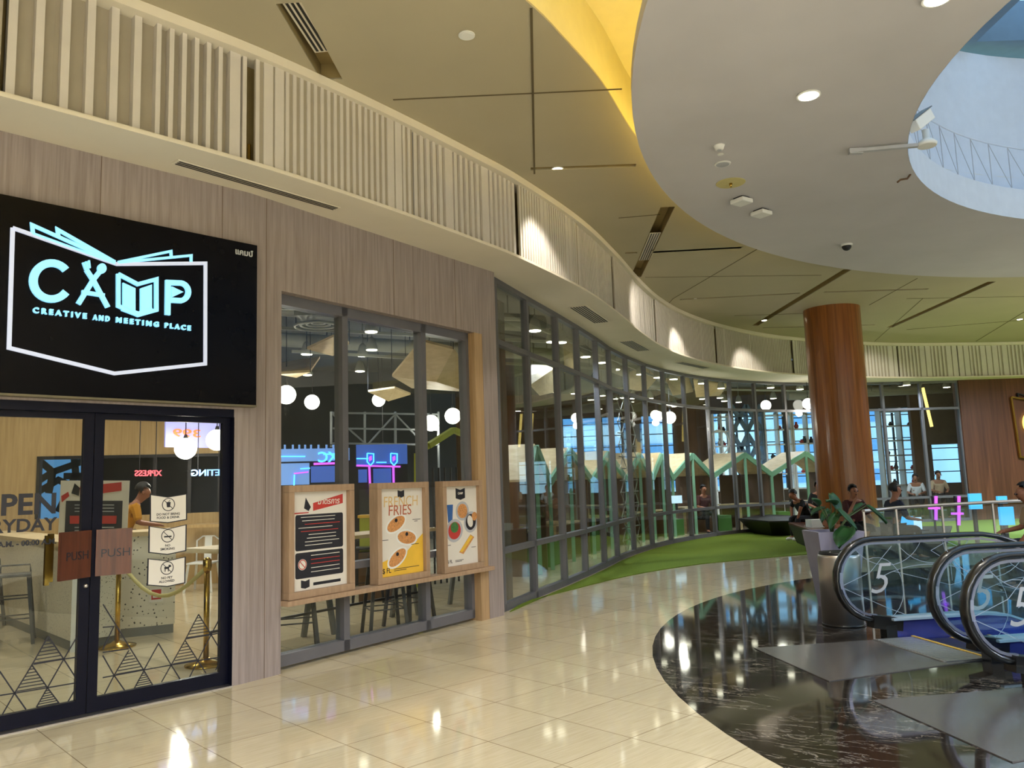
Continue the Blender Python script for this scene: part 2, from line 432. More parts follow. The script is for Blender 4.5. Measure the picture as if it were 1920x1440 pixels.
def fillpoly(loops, z, name, mat, thick=0.0, flip=False):
    bm = bmesh.new(); es = []
    for lp in loops:
        vs = [bm.verts.new((p[0], p[1], z)) for p in lp]
        es += [bm.edges.new((vs[i], vs[(i + 1) % len(vs)])) for i in range(len(vs))]
    bmesh.ops.triangle_fill(bm, edges=es, use_beauty=True, use_dissolve=False)
    bmesh.ops.recalc_face_normals(bm, faces=bm.faces)
    for f in bm.faces:
        if (f.normal.z < 0) != flip: f.normal_flip()
    if thick:
        r = bmesh.ops.extrude_face_region(bm, geom=list(bm.faces))
        for v in [g for g in r['geom'] if isinstance(g, bmesh.types.BMVert)]: v.co.z += thick
        bmesh.ops.recalc_face_normals(bm, faces=bm.faces)
    me = bpy.data.meshes.new(name); bm.to_mesh(me); bm.free(); me.materials.append(mat)
    o = bpy.data.objects.new(name, me); COL.objects.link(o); return o
def circle(c, r, n=96, a0=0, a1=2 * PI):
    full = abs(a1 - a0 - 2 * PI) < 1e-6
    return [(c[0] + r * math.cos(a0 + (a1 - a0) * k / (n if full else n - 1)), c[1] + r * math.sin(a0 + (a1 - a0) * k / (n if full else n - 1))) for k in range(n)]
def smooth(pts, sub=4):
    """Catmull-Rom through 2D points"""
    P = [Vector(p[:2]) for p in pts]; out = []
    for i in range(len(P) - 1):
        p0 = P[i - 1] if i else P[0] * 2 - P[1]; p1, p2 = P[i], P[i + 1]; p3 = P[i + 2] if i + 2 < len(P) else P[-1] * 2 - P[-2]
        for k in range(sub):
            t = k / sub
            out.append(.5 * ((2 * p1) + (p2 - p0) * t + (2 * p0 - 5 * p1 + 4 * p2 - p3) * t * t + (3 * p1 - p0 - 3 * p2 + p3) * t ** 3))
    out.append(P[-1]); return out

# ------------------------------------------------------------------ plan curves of the place
ZS, ZC, ZD = 4.27, 5.32, 5.0          # soffit, ceiling, disc heights
DA, DB = (-3.68, 5.56), (-2.31, 6.96)  # door wall line
WB = (-.16, 10.02)                     # end of the window wall
DM = plane_M(DA, DB); WM = plane_M(DB, WB)
GL = [(-.17, 10.24), (.26, 11.35), (.76, 12.6), (1.18, 13.7), (1.64, 14.97), (2.02, 16.1), (2.53, 17.33), (3.14, 18.62), (3.78, 19.72), (4.5, 20.72),
      (5.34, 21.68), (6.14, 22.38), (7.0, 22.95), (8.04, 23.5), (9.09, 23.92), (10.15, 24.15), (11.3, 24.32), (12.53, 24.45), (13.72, 24.52)]
BAND = smooth([(-5, 3.45), (-3.36, 5.06), (-2.78, 5.63), (-2.07, 6.36), (-1.52, 7.03), (-.92, 7.83), (-.38, 8.6), (.18, 9.46), (1.07, 11.14), (1.79, 12.9),
               (2.41, 14.6), (3.09, 16.25), (3.96, 17.85), (5.1, 19.4), (6.4, 20.72), (7.9, 21.85), (10.4, 23.05), (11.9, 23.5), (13.5, 23.75), (15.6, 23.95), (22, 24.1)], 6)

# ------------------------------------------------------------------ floors
pit_e = Vector((math.cos(R(9)), math.sin(R(9)))); pit_n = Vector((-pit_e.y, pit_e.x))
def EL(s, l): return pit_e * s + pit_n * l
pits = [[EL(4.95, a), EL(11.2, a), EL(11.2, b), EL(4.95, b)] for a, b in ((6.1, 7.35), (4.25, 5.5))]
dc = (8.05, 6.57); dr = 6.92
dark_ring = circle(dc, dr)
outer = [(-14, -9), (24, -9), (24, 30.95), (-14, 30.95)]
fl = struct(fillpoly([outer, dark_ring], 0, 'floor', M['tile']))
fd = struct(fillpoly([dark_ring] + pits, 0, 'floor', M['marble']))
g_out = smooth([(.05, 10.95), (.59, 11.75), (1.83, 13.5), (3.17, 14.78), (4.31, 15.39), (5.91, 16.1), (8.5, 16.7), (12, 17.0), (16, 16.9), (22, 16.2)], 4)
grass = struct(fillpoly([g_out + [(22, 24.6), (14.2, 24.5)] + [(x + .05, y - .06) for x, y in reversed(GL)]], 0.002, 'floor', M['grass'], .012))
grass['label'] = 'strip of green artificial grass along the curved glass wall'

# ------------------------------------------------------------------ ceiling with the cove opening and slots
cove = smooth([(-3, 2.2), (-1.7, 3.4), (-.6, 4.75), (.18, 5.79), (.55, 6.41), (.95, 7.18), (1.39, 8.26), (1.9, 9.3), (2.8, 10.6), (4.5, 12.2), (7, 13.2), (12, 13.5), (22, 12.5)], 5)
def slot_rect(p, q, w):
    a = onz(*p, ZC).xy; b = onz(*q, ZC).xy; d = (b - a).normalized(); n = Vector((-d.y, d.x)) * w / 2
    return [a + n, b + n, b - n, a - n]
slots = [slot_rect((541, 6), (622, 150), .2), slot_rect((1252, 388), (1192, 520), .2), slot_rect((1590, 505), (1415, 611), .17), slot_rect((1860, 528), (1668, 614), .17),
         slot_rect((995, 317), (1192, 310), .09), slot_rect((1172, 475), (1195, 474), .09), slot_rect((1222, 473), (1390, 464), .09), slot_rect((1275, 562), (1500, 550), .1),
         slot_rect((1545, 548), (1740, 542), .1), slot_rect((1430, 615), (1640, 609), .1)]
ceil = struct(fillpoly([[(-14, 2.2)] + [Vector(p) for p in cove] + [(22, 26), (-14, 26)]] + slots, ZC, 'ceiling', M['ceiling'], .02))
b = MB()
for r4 in slots:
    for k in range(4):
        p, q = r4[k], r4[(k + 1) % 4]
        b.quad((p.x, p.y, ZC + .01), (q.x, q.y, ZC + .01), (q.x, q.y, ZC + .16), (p.x, p.y, ZC + .16))
    b.quad(*[(p.x, p.y, ZC + .16) for p in r4])
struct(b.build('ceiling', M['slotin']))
b = MB()
for p, q, w in [((996, 15), (1002, 326), .022), ((737, 187), (998, 175), .018), ((998, 175), (1166, 167), .018), ((1160, 409), (1238, 402), .012), ((1422, 466), (1262, 560), .012),
                ((1262, 560), (1232, 592), .012), ((1540, 516), (1377, 518), .012), ((1377, 518), (1210, 520), .01), ((1377, 592), (1530, 587), .012), ((1640, 640), (1730, 560), .012),
                ((1720, 522), (1630, 572), .012), ((1700, 560), (1920, 556), .012), ((1920, 600), (1700, 618), .03), ((1830, 640), (1920, 585), .02)]:
    a = onz(*p, ZC - .002); c = onz(*q, ZC - .002)
    b.bar(a, c, w, .006)
struct(b.build('ceiling', M['groove']))
# cove recess above the disc
b = MB()
for p, q in zip(cove, cove[1:]):
    b.quad((p[0], p[1], ZC + .02), (q[0], q[1], ZC + .02), (q[0], q[1], 5.95), (p[0], p[1], 5.95))
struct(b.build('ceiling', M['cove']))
dcc = (9.8, 5.52); dR = 8.74; hc = (9.05, 5.83); hR = 5.3
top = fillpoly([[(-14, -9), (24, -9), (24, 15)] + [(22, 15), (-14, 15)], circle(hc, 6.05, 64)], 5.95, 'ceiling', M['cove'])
struct(top)
# flat white disc with the round hole, its rim and the cove light lying on it
disc = struct(fillpoly([circle(dcc, dR, 160), circle(hc, hR, 128)], ZD, 'ceiling', M['disc'], .12))
b = MB(); ring = circle(dcc, dR - .22, 120, R(120), R(262))
for p, q in zip(ring, ring[1:]):
    b.bar((p[0], p[1], ZD + .145), (q[0], q[1], ZD + .145), .04, .03)
cl = b.build('cove_light', emit('cove_led', (255, 222, 118), 12)); tag(cl, 'warm yellow hidden light strip glowing around the edge of the white ceiling disc', 'light strip')
# ceiling behind the photographer
struct(fillpoly([[(-14, -9), (24, -9), (24, 2.2), (-14, 2.2)], circle(dcc, dR - .5, 90)] if False else [[(-14, -9), (24, -9), (24, -3.4), (-14, -3.4)]], ZC, 'ceiling', M['ceiling'], .02))
# round well above the hole
b = MB()
def cyl(bm, c, r, z0, z1, n=96):
    P = circle(c, r, n)
    for k in range(n):
        p, q = P[k], P[(k + 1) % n]
        i = bm.pts([(p[0], p[1], z0), (q[0], q[1], z0), (q[0], q[1], z1), (p[0], p[1], z1)]); bm.face(range(i, i + 4), True)
cyl(b, hc, hR - .002, ZD - .001, 5.42, 128); cyl(b, hc, 6.05, 5.42, 7.9)
P = circle(hc, hR, 96); Q = circle(hc, 6.05, 96)
for k in range(96): b.quad((*P[k], 5.42), (*P[(k + 1) % 96], 5.42), (*Q[(k + 1) % 96], 5.42), (*Q[k], 5.42))
struct(b.build('wall_drum', M['drum']))
t = thing('lattice_railing', 'white wire lattice railing around the round opening of the floor above', 'railing', (hc[0], hc[1], 5.42))
b = MB(); rp = circle(hc, hR + .06, 96)
for z in (5.45, 6.06): b.tube([(p[0], p[1], z) for p in rp], .012, 5, True)
b.build('rail', M['drum'], t)
b = MB(); nn = 84; rp = circle(hc, hR + .06, nn)
for k in range(nn):
    p = rp[k]; q = rp[(k + 1) % nn]; b.bar((*p, 5.42), (*p, 6.06), .008); b.bar((*p, 5.45), (*q, 6.05), .006); 
b.build('lattice', M['greyprint'], t)
# skylight frame over the well
t = thing('skylight_frame', 'blue-grey steel box frame of the skylight over the round well', 'skylight frame', (hc[0], hc[1], 7.9))
for k in range(7):
    x = hc[0] - 6 + 2 * k; b = MB(); b.box((x - .16, hc[1] - 7.5, 8.0), (x + .16, hc[1] + 7.5, 8.9)); b.build('beam', M['steelblue'], t)
for k in range(5):
    y = hc[1] - 6 + 3 * k; b = MB(); b.box((hc[0] - 7.5, y - .3, 8.05), (hc[0] + 7.5, y + .3, 8.7)); b.build('cross_beam', M['steelblue'], t)

# ------------------------------------------------------------------ mall walls out of the picture
b = MB(); b.box((-14.2, -9.2, 0), (24.2, -9, 6)); struct(b.build('wall_back', M['soffit']))
b = MB(); b.box((24, -9, -3), (24.2, 31, 6)); struct(b.build('wall_right', M['curtain']))
b = MB(); b.box((-14.2, -9, 0), (-14, 31, 6)); struct(b.build('wall_left', M['cafedark']))

# ------------------------------------------------------------------ soffit, ribbed band
facade_line = [Vector((-6.4, 2.8)), Vector(DB), Vector(WB)] + [Vector(p) for p in GL] + [Vector((22, 24.75))]
struct(fillpoly([[Vector(p) for p in BAND] + list(reversed([f + Vector((-.06, .06)) for f in facade_line]))], ZS, 'ceiling', M['soffit'], .04))
def band_at_px(u):
    """parameter along the band where the ray of column u crosses it"""
    best = None
    for i in range(len(BAND) - 1):
        a, c = BAND[i], BAND[i + 1]
        for k in range(10):
            p = a.lerp(c, k / 10); pr = CM.transposed() @ Vector((p.x, p.y, ZS - H)); x = 960 + F * pr.x / -pr.z if pr.z < 0 else -9e9
            if best is None or abs(x - u) < best[0]: best = (abs(x - u), i + k / 10)
    return best[1]
seg = [0]
for a, c in zip(BAND, BAND[1:]): seg.append(seg[-1] + (c - a).length)
def band_pos(d):
    for i in range(len(seg) - 1):
        if seg[i + 1] >= d:
            t = (d - seg[i]) / (seg[i + 1] - seg[i]); return BAND[i].lerp(BAND[i + 1], t), (BAND[i + 1] - BAND[i]).normalized()
    return BAND[-1], (BAND[-1] - BAND[-2]).normalized()
def band_len(par): i = int(par); return seg[i] + (par - i) * (seg[i + 1] - seg[i]) if i + 1 < len(seg) else seg[-1]
cuts = [0.0] + [band_len(band_at_px(u)) for u in (3, 480, 783, 980, 1093, 1158, 1198, 1236, 1288, 1349, 1413, 1492, 1560, 1690, 1802)] + [seg[-1]]
b = MB()
for p, q in zip(BAND, BAND[1:]):                    # backing wall and top lip
    d = (q - p).normalized(); n = Vector((-d.y, d.x)) * .2
    b.quad((p.x + n.x, p.y + n.y, ZS), (q.x + n.x, q.y + n.y, ZS), (q.x + n.x, q.y + n.y, ZC), (p.x + n.x, p.y + n.y, ZC))
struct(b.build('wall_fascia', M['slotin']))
b = MB()
for p, q in zip(BAND, BAND[1:]):
    d = (q - p).normalized(); n = Vector((-d.y, d.x))
    pts = [p - n * .02, q - n * .02, q + n * .2, p + n * .2]
    b.prism([(v.x, v.y) for v in pts], 5.235, ZC - .002); b.prism([(v.x, v.y) for v in pts], ZS - .004, ZS + .022)
struct(b.build('trim_1', M['soffit']))
rnd = random.Random(4)
styles = {1: (.165, .055, .07, .3), 2: (.075, .034, .012, .12), 3: (.1, .05, .03, .12), 13: (.12, .06, .018, .25), 14: (.12, .06, .022, .35), 15: (.12, .06, .022, .35)}
for k in range(len(cuts) - 1):
    a, c = cuts[k] + .02, cuts[k + 1] - .02
    if c - a < .1: continue
    step, fw, dep, wide = styles.get(k, (.07, .034, .01, .07)); b = MB()
    inset = .03 if k % 2 else .0
    d = a
    while d < c - .01:                                   # backing board, then ribs
        e = min(c, d + .3); p, dd = band_pos(d); q, _ = band_pos(e); n = Vector((-dd.y, dd.x))
        o0 = .03 + dep + inset
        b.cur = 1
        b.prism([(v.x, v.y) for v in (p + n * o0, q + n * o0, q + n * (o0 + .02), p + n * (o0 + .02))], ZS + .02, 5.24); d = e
    d = a; b.cur = 0
    while d < c - fw:
        if k == 1 and d > a + (c - a) * .5: step, fw = .1, .036
        w = fw * (2.6 if rnd.random() < wide else 1); w = min(w, c - d)
        p, dd = band_pos(d); q, _ = band_pos(d + w); n = Vector((-dd.y, dd.x)); o0 = .03 + inset
        b.prism([(v.x, v.y) for v in (p + n * o0, q + n * o0, q + n * (o0 + dep + .005), p + n * (o0 + dep + .005))], ZS + .02, 5.24)
        d += max(step, w + fw * .6)
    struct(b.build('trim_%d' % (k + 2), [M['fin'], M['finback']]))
# brass strips in the joints between the first ribbed panels
for cc, lab in ((cuts[2], 'thin brass strip at the foot of the first dark joint of the ribbed band'), (cuts[3], 'thin brass strip at the foot of the second dark joint of the ribbed band')):
    p, dd = band_pos(cc); n = Vector((-dd.y, dd.x)); b = MB(); q = p + n * .1
    b.bar((q.x, q.y, ZS + .03), (q.x, q.y, ZS + .22), .022); o = recenter(b.build('brass_strip', M['gold'])); tag(o, lab, 'strip')

# ------------------------------------------------------------------ facade: wood cladding
b = MB(); b.X = DM
b.box((-4.2, 2.3, -.25), (1.962, ZS, 0)); b.box((1.83, 0, -.25), (1.962, 2.3, 0)); b.box((-4.2, 0, -.25), (-2.6, 2.3, 0))
b.X = WM
b.box((0, 0, -.25), (.353, ZS, 0)); b.box((.353, 3.43, -.25), (3.7, ZS, 0)); b.box((3.41, 0, -.3), (3.7, 3.43, 0))
struct(b.build('wall_facade', M['facade']))
b = MB(); b.X = WM; b.box((3.255, 0, -.25), (3.41, 3.43, -.004)); struct(b.build('trim_30', M['jamb']))
b = MB(); b.X = WM
for s_ in (1.85, 2.9): b.box((s_ - .002, 3.43, .0), (s_ + .002, ZS, .002))
for s_ in (.18,): b.box((s_ - .002, 0, .0), (s_ + .002, ZS, .002))
b.X = DM
for s_ in (1.7, .7, -.3): b.box((s_ - .002, 3.77, .0), (s_ + .002, ZS, .002))
struct(b.build('trim_31', M['brown']))
# window 1: three panes in grey aluminium behind the wooden opening
def grid_window(name, Mx, xs, x0, x1, z0, z1, bars, zoff, tilt=0, fw=.07, glass='glass', d=.12, head=.1, foot=.1):
    w = struct(thing(name, 'x', 'x')); 
    del w['label']; del w['category']
    b = MB(); b.X = Mx
    b.box((x0, z0, zoff - d), (x1, z0 + foot, zoff)); b.box((x0, z1 - head, zoff - d), (x1, z1, zoff))
    for x in xs: b.box((x - fw / 2, z0, zoff - d), (x + fw / 2, z1, zoff))
    for z in bars: b.box((x0, z - .035, zoff - d), (x1, z + .035, zoff))
    f = b.build('window_frame', M['mullion'], w)
    b = MB(); b.X = Mx
    for p, q in zip(xs, xs[1:]):
        b.box((p + fw / 2, z0 + foot, zoff - d * .55), (q - fw / 2, z1 - head, zoff - d * .45))
    b.build('pane', M[glass], w)
    return w
grid_window('window_1', WM, [.39, 1.23, 2.43, 3.24], .353, 3.255, .03, 3.43, [.83], -.1, fw=.075)
# windows 2..: one bay per straight piece of the curved glass wall
n0 = 2
for k, (p, q) in enumerate(zip(GL, GL[1:])):
    Mx = plane_M(p, q); L = (Vector(q) - Vector(p)).length
    lower = [.74] if k not in (6,) else []
    grid_window('window_%d' % (n0 + k), Mx, [0, L], 0, L, .0, ZS, lower + [3.42], 0, fw=.075, glass='glass', d=.1, head=.07, foot=.09)
# walnut wall at the far right
b = MB(); b.X = plane_M(GL[-1], (22, 24.75)); b.box((0, .55, -.3), (8.4, ZS, .05)); b.box((0, 0, -.3), (8.4, .55, -.1)); struct(b.build('wall_walnut', M['walnut']))

# ------------------------------------------------------------------ cafe shell
b = MB(); b.quad((-14, 31, 0), (-14, 31, 5.2), (24, 31, 5.2), (24, 31, 0)) if False else None
# back wall with tall windows: columns between openings
wins = [(1.9, 4.2), (4.95, 6.2), (7.75, 13.2), (13.7, 15.75), (16.1, 18.3)]
b = MB(); x = -14
for a, c in wins: b.box((x, 31, 0), (a, 31.2, 5.3)); b.box((a, 31, 0), (c, 31.2, 1.0)); b.box((a, 31, 4.0), (c, 31.2, 5.3)); x = c
b.box((x, 31, 0), (24, 31.2, 5.3)); struct(b.build('wall_far', M['brown']))
for k, (a, c) in enumerate(wins):
    w = struct(thing('window_%d' % (30 + k), 'x', 'x')); del w['label']; del w['category']
    b = MB(); n = max(1, round((c - a) / .9))
    for i in range(n + 1): xx = a + (c - a) * i / n; b.box((xx - .03, 31.05, 1.0), (xx + .03, 31.13, 4.0))
    for zz in (1.0, 1.45, 1.9, 2.35, 2.8, 3.25, 3.7, 3.97): b.box((a, 31.06, zz), (c, 31.12, zz + .035))
    b.build('window_frame', M['darkmetal'], w)
    b = MB(); b.box((a, 31.08, 1), (c, 31.1, 4)); b.build('pane', M['glass'], w)
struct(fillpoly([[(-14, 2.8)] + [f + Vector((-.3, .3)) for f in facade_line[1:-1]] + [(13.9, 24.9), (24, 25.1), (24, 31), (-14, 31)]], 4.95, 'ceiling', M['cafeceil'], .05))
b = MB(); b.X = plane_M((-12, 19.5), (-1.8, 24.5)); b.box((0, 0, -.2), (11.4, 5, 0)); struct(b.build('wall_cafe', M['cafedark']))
# towers of the city outside
for i, (x, y, w_, h, lab) in enumerate([(7.5, 60, 16, 19, 'pale blue tower block outside seen through the shelf windows'), (26, 66, 9, 27, 'white and blue tower outside behind the right cafe window'), (36, 58, 8, 16, 'low white building outside beyond the far right window')]):
    t = thing('tower_block', lab, 'building', (x, y, -12)); b = MB(); b.box((x - w_ / 2, y, -12), (x + w_ / 2, y + 8, h - 6)); b.build('facade', M['city'], t)
    b = MB(); z = -4
    while z < h - 7: b.box((x - w_ / 2 + .3, y - .1, z), (x + w_ / 2 - .3, y, z + .9)); z += 2.4
    b.build('window_band', M['cityband'], t)

# ------------------------------------------------------------------ lit shop sign
t = thing('shop_sign', 'large black shop sign with glowing open-book outline and CAMP lettering above the glass doors', 'sign', DM @ Vector((.9, 2.34, 0)))
b = MB(); b.X = DM; b.box((-1.6, 2.335, 0.005), (1.984, 3.765, .09)); b.build('panel', M['signblack'], t)
b = MB(); b.X = DM; b.box((-1.6, 2.318, .0), (1.984, 2.334, .1)); b.build('lip', M['signedge'], t)
def s2(x, y, Mx=DM, k=3.6, ox=0, oy=360): return onplane(x / k + ox, y / k + oy, Mx)
def S2(l, **kw): return [s2(*p, **kw) for p in l]
b = MB(); b.X = DM; z0, z1 = .09, .105
b.ribbon(S2([(60, 265), (35, 1065), (740, 1235), (1350, 1170), (1352, 498), (757, 505), (60, 265)]), .028, z0, z1)
b.build('book_outline', M['glowpale'], t)
b = MB(); b.X = DM
b.ribbon(S2([(195, 300), (190, 245), (745, 492)]), .026, z0, z1 + .002); b.ribbon(S2([(365, 318), (360, 275), (745, 492)]), .026, z0, z1 + .003)
b.ribbon(S2([(190, 300), (745, 500)]), .018, z0, z1 + .001)
b.ribbon(S2([(1255, 490), (1256, 446), (765, 495)]), .02, z0, z1 + .002); b.ribbon(S2([(1122, 455), (1120, 418), (765, 492)]), .02, z0, z1 + .003)
b.build('page_lines', M['glow'], t)
z1 = .115
def arc(cx, cy, rx, ry, a0, a1, n=18): return [(cx + rx * math.cos(R(a0 + (a1 - a0) * k / n)), cy - ry * math.sin(R(a0 + (a1 - a0) * k / n))) for k in range(n + 1)]
b = MB(); b.X = DM
b.ribbon(S2(arc(318, 620, 122, 120, 38, 322, 26)), .054, z0, z1); b.build('letter_c', M['glow'], t)
b = MB(); b.X = DM
b.ribbon(S2([(497, 772), (598, 610), (650, 545)]), .034, z0, z1); b.ribbon(S2([(695, 795), (598, 615), (552, 545)]), .034, z0, z1 + .001)
b.prism(S2(arc(654, 536, 30, 34, 0, 340, 16)), z0, z1 + .002)
for dx in (0, 20, 40): b.ribbon(S2([(528 + dx, 496 - dx * .35), (546 + dx * .7, 545 - dx * .3)]), .012, z0, z1)
b.ribbon(S2([(520, 693), (672, 716)]), .03, z0, z1 + .002); b.build('letter_a', M['glow'], t)
b = MB(); b.X = DM
b.ribbon(S2([(765, 572), (765, 785), (897, 846), (1020, 812), (1020, 606), (895, 640), (765, 572)]), .03, z0, z1)
b.prism(S2([(795, 630), (878, 668), (878, 832), (795, 795)][::-1]), z0, z1); b.prism(S2([(912, 668), (988, 642), (988, 800), (912, 826)][::-1]), z0, z1)
b.ribbon(S2([(790, 800), (897, 840), (995, 812)]), .04, z0, z1 - .001)
b.build('letter_m', M['glow'], t)
b = MB(); b.X = DM
b.ribbon(S2([(1095, 845), (1098, 628), (1165, 630)] + arc(1175, 690, 60, 60, 80, -80, 12) + [(1110, 745)]), .042, z0, z1)
b.prism(S2([(1122, 655), (1122, 728), (1200, 692)]), z0, z1); b.build('letter_p', M['glow'], t)
for wd_, ua, va, ub, vb in (('CREATIVE', 192, 832, 553, 868), ('AND', 595, 878, 708, 887), ('MEETING', 750, 895, 1036, 922), ('PLACE', 1076, 930, 1250, 946)):
    x0, y0 = s2(ua, va); x1, y1 = s2(ub, vb); b = MB(); b.X = DM
    b.text(wd_, .056, (x0 + x1) / 2, (y0 + y1) / 2, z0, z1, bold=.0022, spacing=1.6, width=x1 - x0); b.build('tagline_word', M['glow'], t)
b = MB(); b.X = DM
x0, y0 = s2(1570, 420); b.text('\u0e41\u0e04\u0e21\u0e1b\u0e4c', .07, x0 + .06, y0 - .02, .09, .094, bold=.002); b.build('small_lettering', M['greyprint'], t)

# ------------------------------------------------------------------ glass doors
DZ = -.06
def door(name, x0, x1, st_l, st_r, lines, hatch):
    w = struct(thing(name, 'x', 'x', DM @ Vector(((x0 + x1) / 2, 0, DZ)))); del w['label']; del w['category']
    b = MB(); b.X = DM
    b.box((x0, .012, DZ - .05), (x0 + st_l, 2.23, DZ)); b.box((x1 - st_r, .012, DZ - .05), (x1, 2.23, DZ))
    b.box((x0 + st_l, .012, DZ - .05), (x1 - st_r, .115, DZ)); b.box((x0 + st_l, 2.185, DZ - .05), (x1 - st_r, 2.23, DZ))
    b.build('door_frame', M['navy'], w)
    b = MB(); b.X = DM; b.box((x0 + st_l, .115, DZ - .03), (x1 - st_r, 2.185, DZ - .022)); b.build('pane', M['glass'], w)
    return w
d1 = door('door_1', -.62, .727, .07, .07, None, None)
d2 = door('door_2', .733, 1.825, .07, .07, None, None)
b = MB(); b.X = DM
b.box((-2.6, 2.232, -.2), (1.83, 2.335, -.01)); b.box((1.757 + .07, 0, -.2), (1.832, 2.232, -.0)); struct(b.build('trim_32', M['navy']))
b = MB(); b.X = DM; b.box((-2.6, 0, -.12), (-.62, 2.23, -.08)); struct(b.build('door_3', M['glassdark']))
b = MB(); b.X = DM; b.box((-2.6, .0, -.14), (1.83, .008, 0.02)); struct(b.build('trim_33', M['stainless']))
GP = plane_M(DA, DB, DZ - .02)
def c4(l): return [onplane(x / 3.6, y / 3.6 + 1040, GP) for x, y in l]
def hatch(bm, apex, l, r, n=7):
    for k in range(1, n + 1):
        t_ = k / (n + .0) * .97; a_ = Vector(apex).lerp(Vector(l), t_); b_ = Vector(apex).lerp(Vector(r), t_)
        bm.ribbon(c4([a_, b_]), .007, 0, .002)
def decor(parent, lines, hs):
    b = MB(); b.X = GP
    for l in lines: b.ribbon(c4(l), .009, 0, .002)
    for h in hs: hatch(b, *h)
    b.build('triangle_decal', M['ink'], parent)
decor(d2, [[(695, 335), (970, 780), (1030, 880)], [(770, 480), (693, 640)], [(693, 490), (770, 485)], [(693, 660), (870, 635)], [(693, 680), (770, 815), (840, 915)], [(705, 940), (770, 815), (870, 645)],
           [(693, 830), (970, 778), (1155, 745), (1335, 715), (1500, 690)], [(970, 780), (1070, 600), (1155, 745), (1215, 840)], [(905, 905), (970, 785)], [(1090, 860), (1155, 745), (1250, 575), (1340, 403)],
           [(1340, 403), (1425, 540), (1500, 665)], [(1250, 580), (1335, 715), (1390, 800)], [(1280, 825), (1335, 715), (1425, 540), (1500, 395)], [(1255, 568), (1425, 540), (1500, 525)], [(1455, 780), (1500, 690)]],
      [((870, 645), (780, 812), (968, 778)), ((968, 785), (903, 905), (1030, 880)), ((1340, 405), (1255, 565), (1425, 540)), ((1250, 582), (1165, 742), (1333, 712))])
decor(d1, [[(-240, 1000), (-100, 760), (0, 790), (98, 935), (175, 1045)], [(15, 1080), (98, 935), (215, 745), (325, 550)], [(325, 550), (430, 705), (530, 860)], [(0, 950), (98, 935), (320, 898), (530, 862)],
           [(540, 520), (430, 705), (320, 898), (245, 1030)], [(215, 745), (320, 898), (398, 1002)], [(460, 990), (530, 868)], [(225, 740), (430, 705), (530, 690)]],
      [((325, 555), (225, 738), (430, 705)), ((215, 750), (108, 928), (317, 893)), ((320, 902), (245, 1032), (396, 1002))])
# vinyl words on the left leaf
def px(u, v): return onplane(u, v, GP)
b = MB(); b.X = GP
xr, yb = px(107, 961); _, yt = px(107, 924); b.text('OPEN', (yt - yb) * 1.42, xr, yb, 0, .002, 'RIGHT', bold=.006)
xr, yb = px(105, 993); _, yt = px(105, 969.5); b.text('EVERYDAY', (yt - yb) * 1.42, xr, yb, 0, .002, 'RIGHT', bold=.003)
xr, yb = px(103, 1019); _, yt = px(103, 1010); b.text('A.M. - 00:00 A.M.', (yt - yb) * 1.5, xr + .01, yb, 0, .002, 'RIGHT', bold=.002)
b.build('window_lettering', M['ink'], d1)
# folded wooden push plates
def pushplate(xi, xo, off, parent, name='push_plate', zb=1.0, zt=1.345, word=True):
    a = DM @ Vector((xi, 0, DZ + .03)); c = DM @ Vector((xo, 0, DZ + .03 + off))
    if xi > xo: a, c = c, a
    Mx = plane_M(a, c); L = (c - a).length
    b = MB(); b.X = Mx; b.box((0, zb, -.022), (L, zt, 0)); p = b.build(name, M['push'], parent)
    if word:
        b = MB(); b.X = Mx; b.text('PUSH', .088, L * .55, (zb + zt) / 2 - .035, 0, .002); b.build('push_word', M['ink'], p)
    return p
pushplate(.722, .475, .13, d1); pushplate(.755, 1.0, .045, d2)
b = MB(); b.X = DM; b.box((.47, .98, -.2), (.5, 1.33, -.14)); b.box((.44, .96, -.16), (.47, 1.32, -.12)); b.build('inner_handle', M['gold'], d1)
b = MB(); b.X = DM; b.lathe([(.016, 0), (.018, .012), (.006, .016)], 14, (0, 0, 0)) if False else b.sphere((.7, .935, DZ + .006), .017, 12, 8); b.build('lock', M['stainless'], d1)
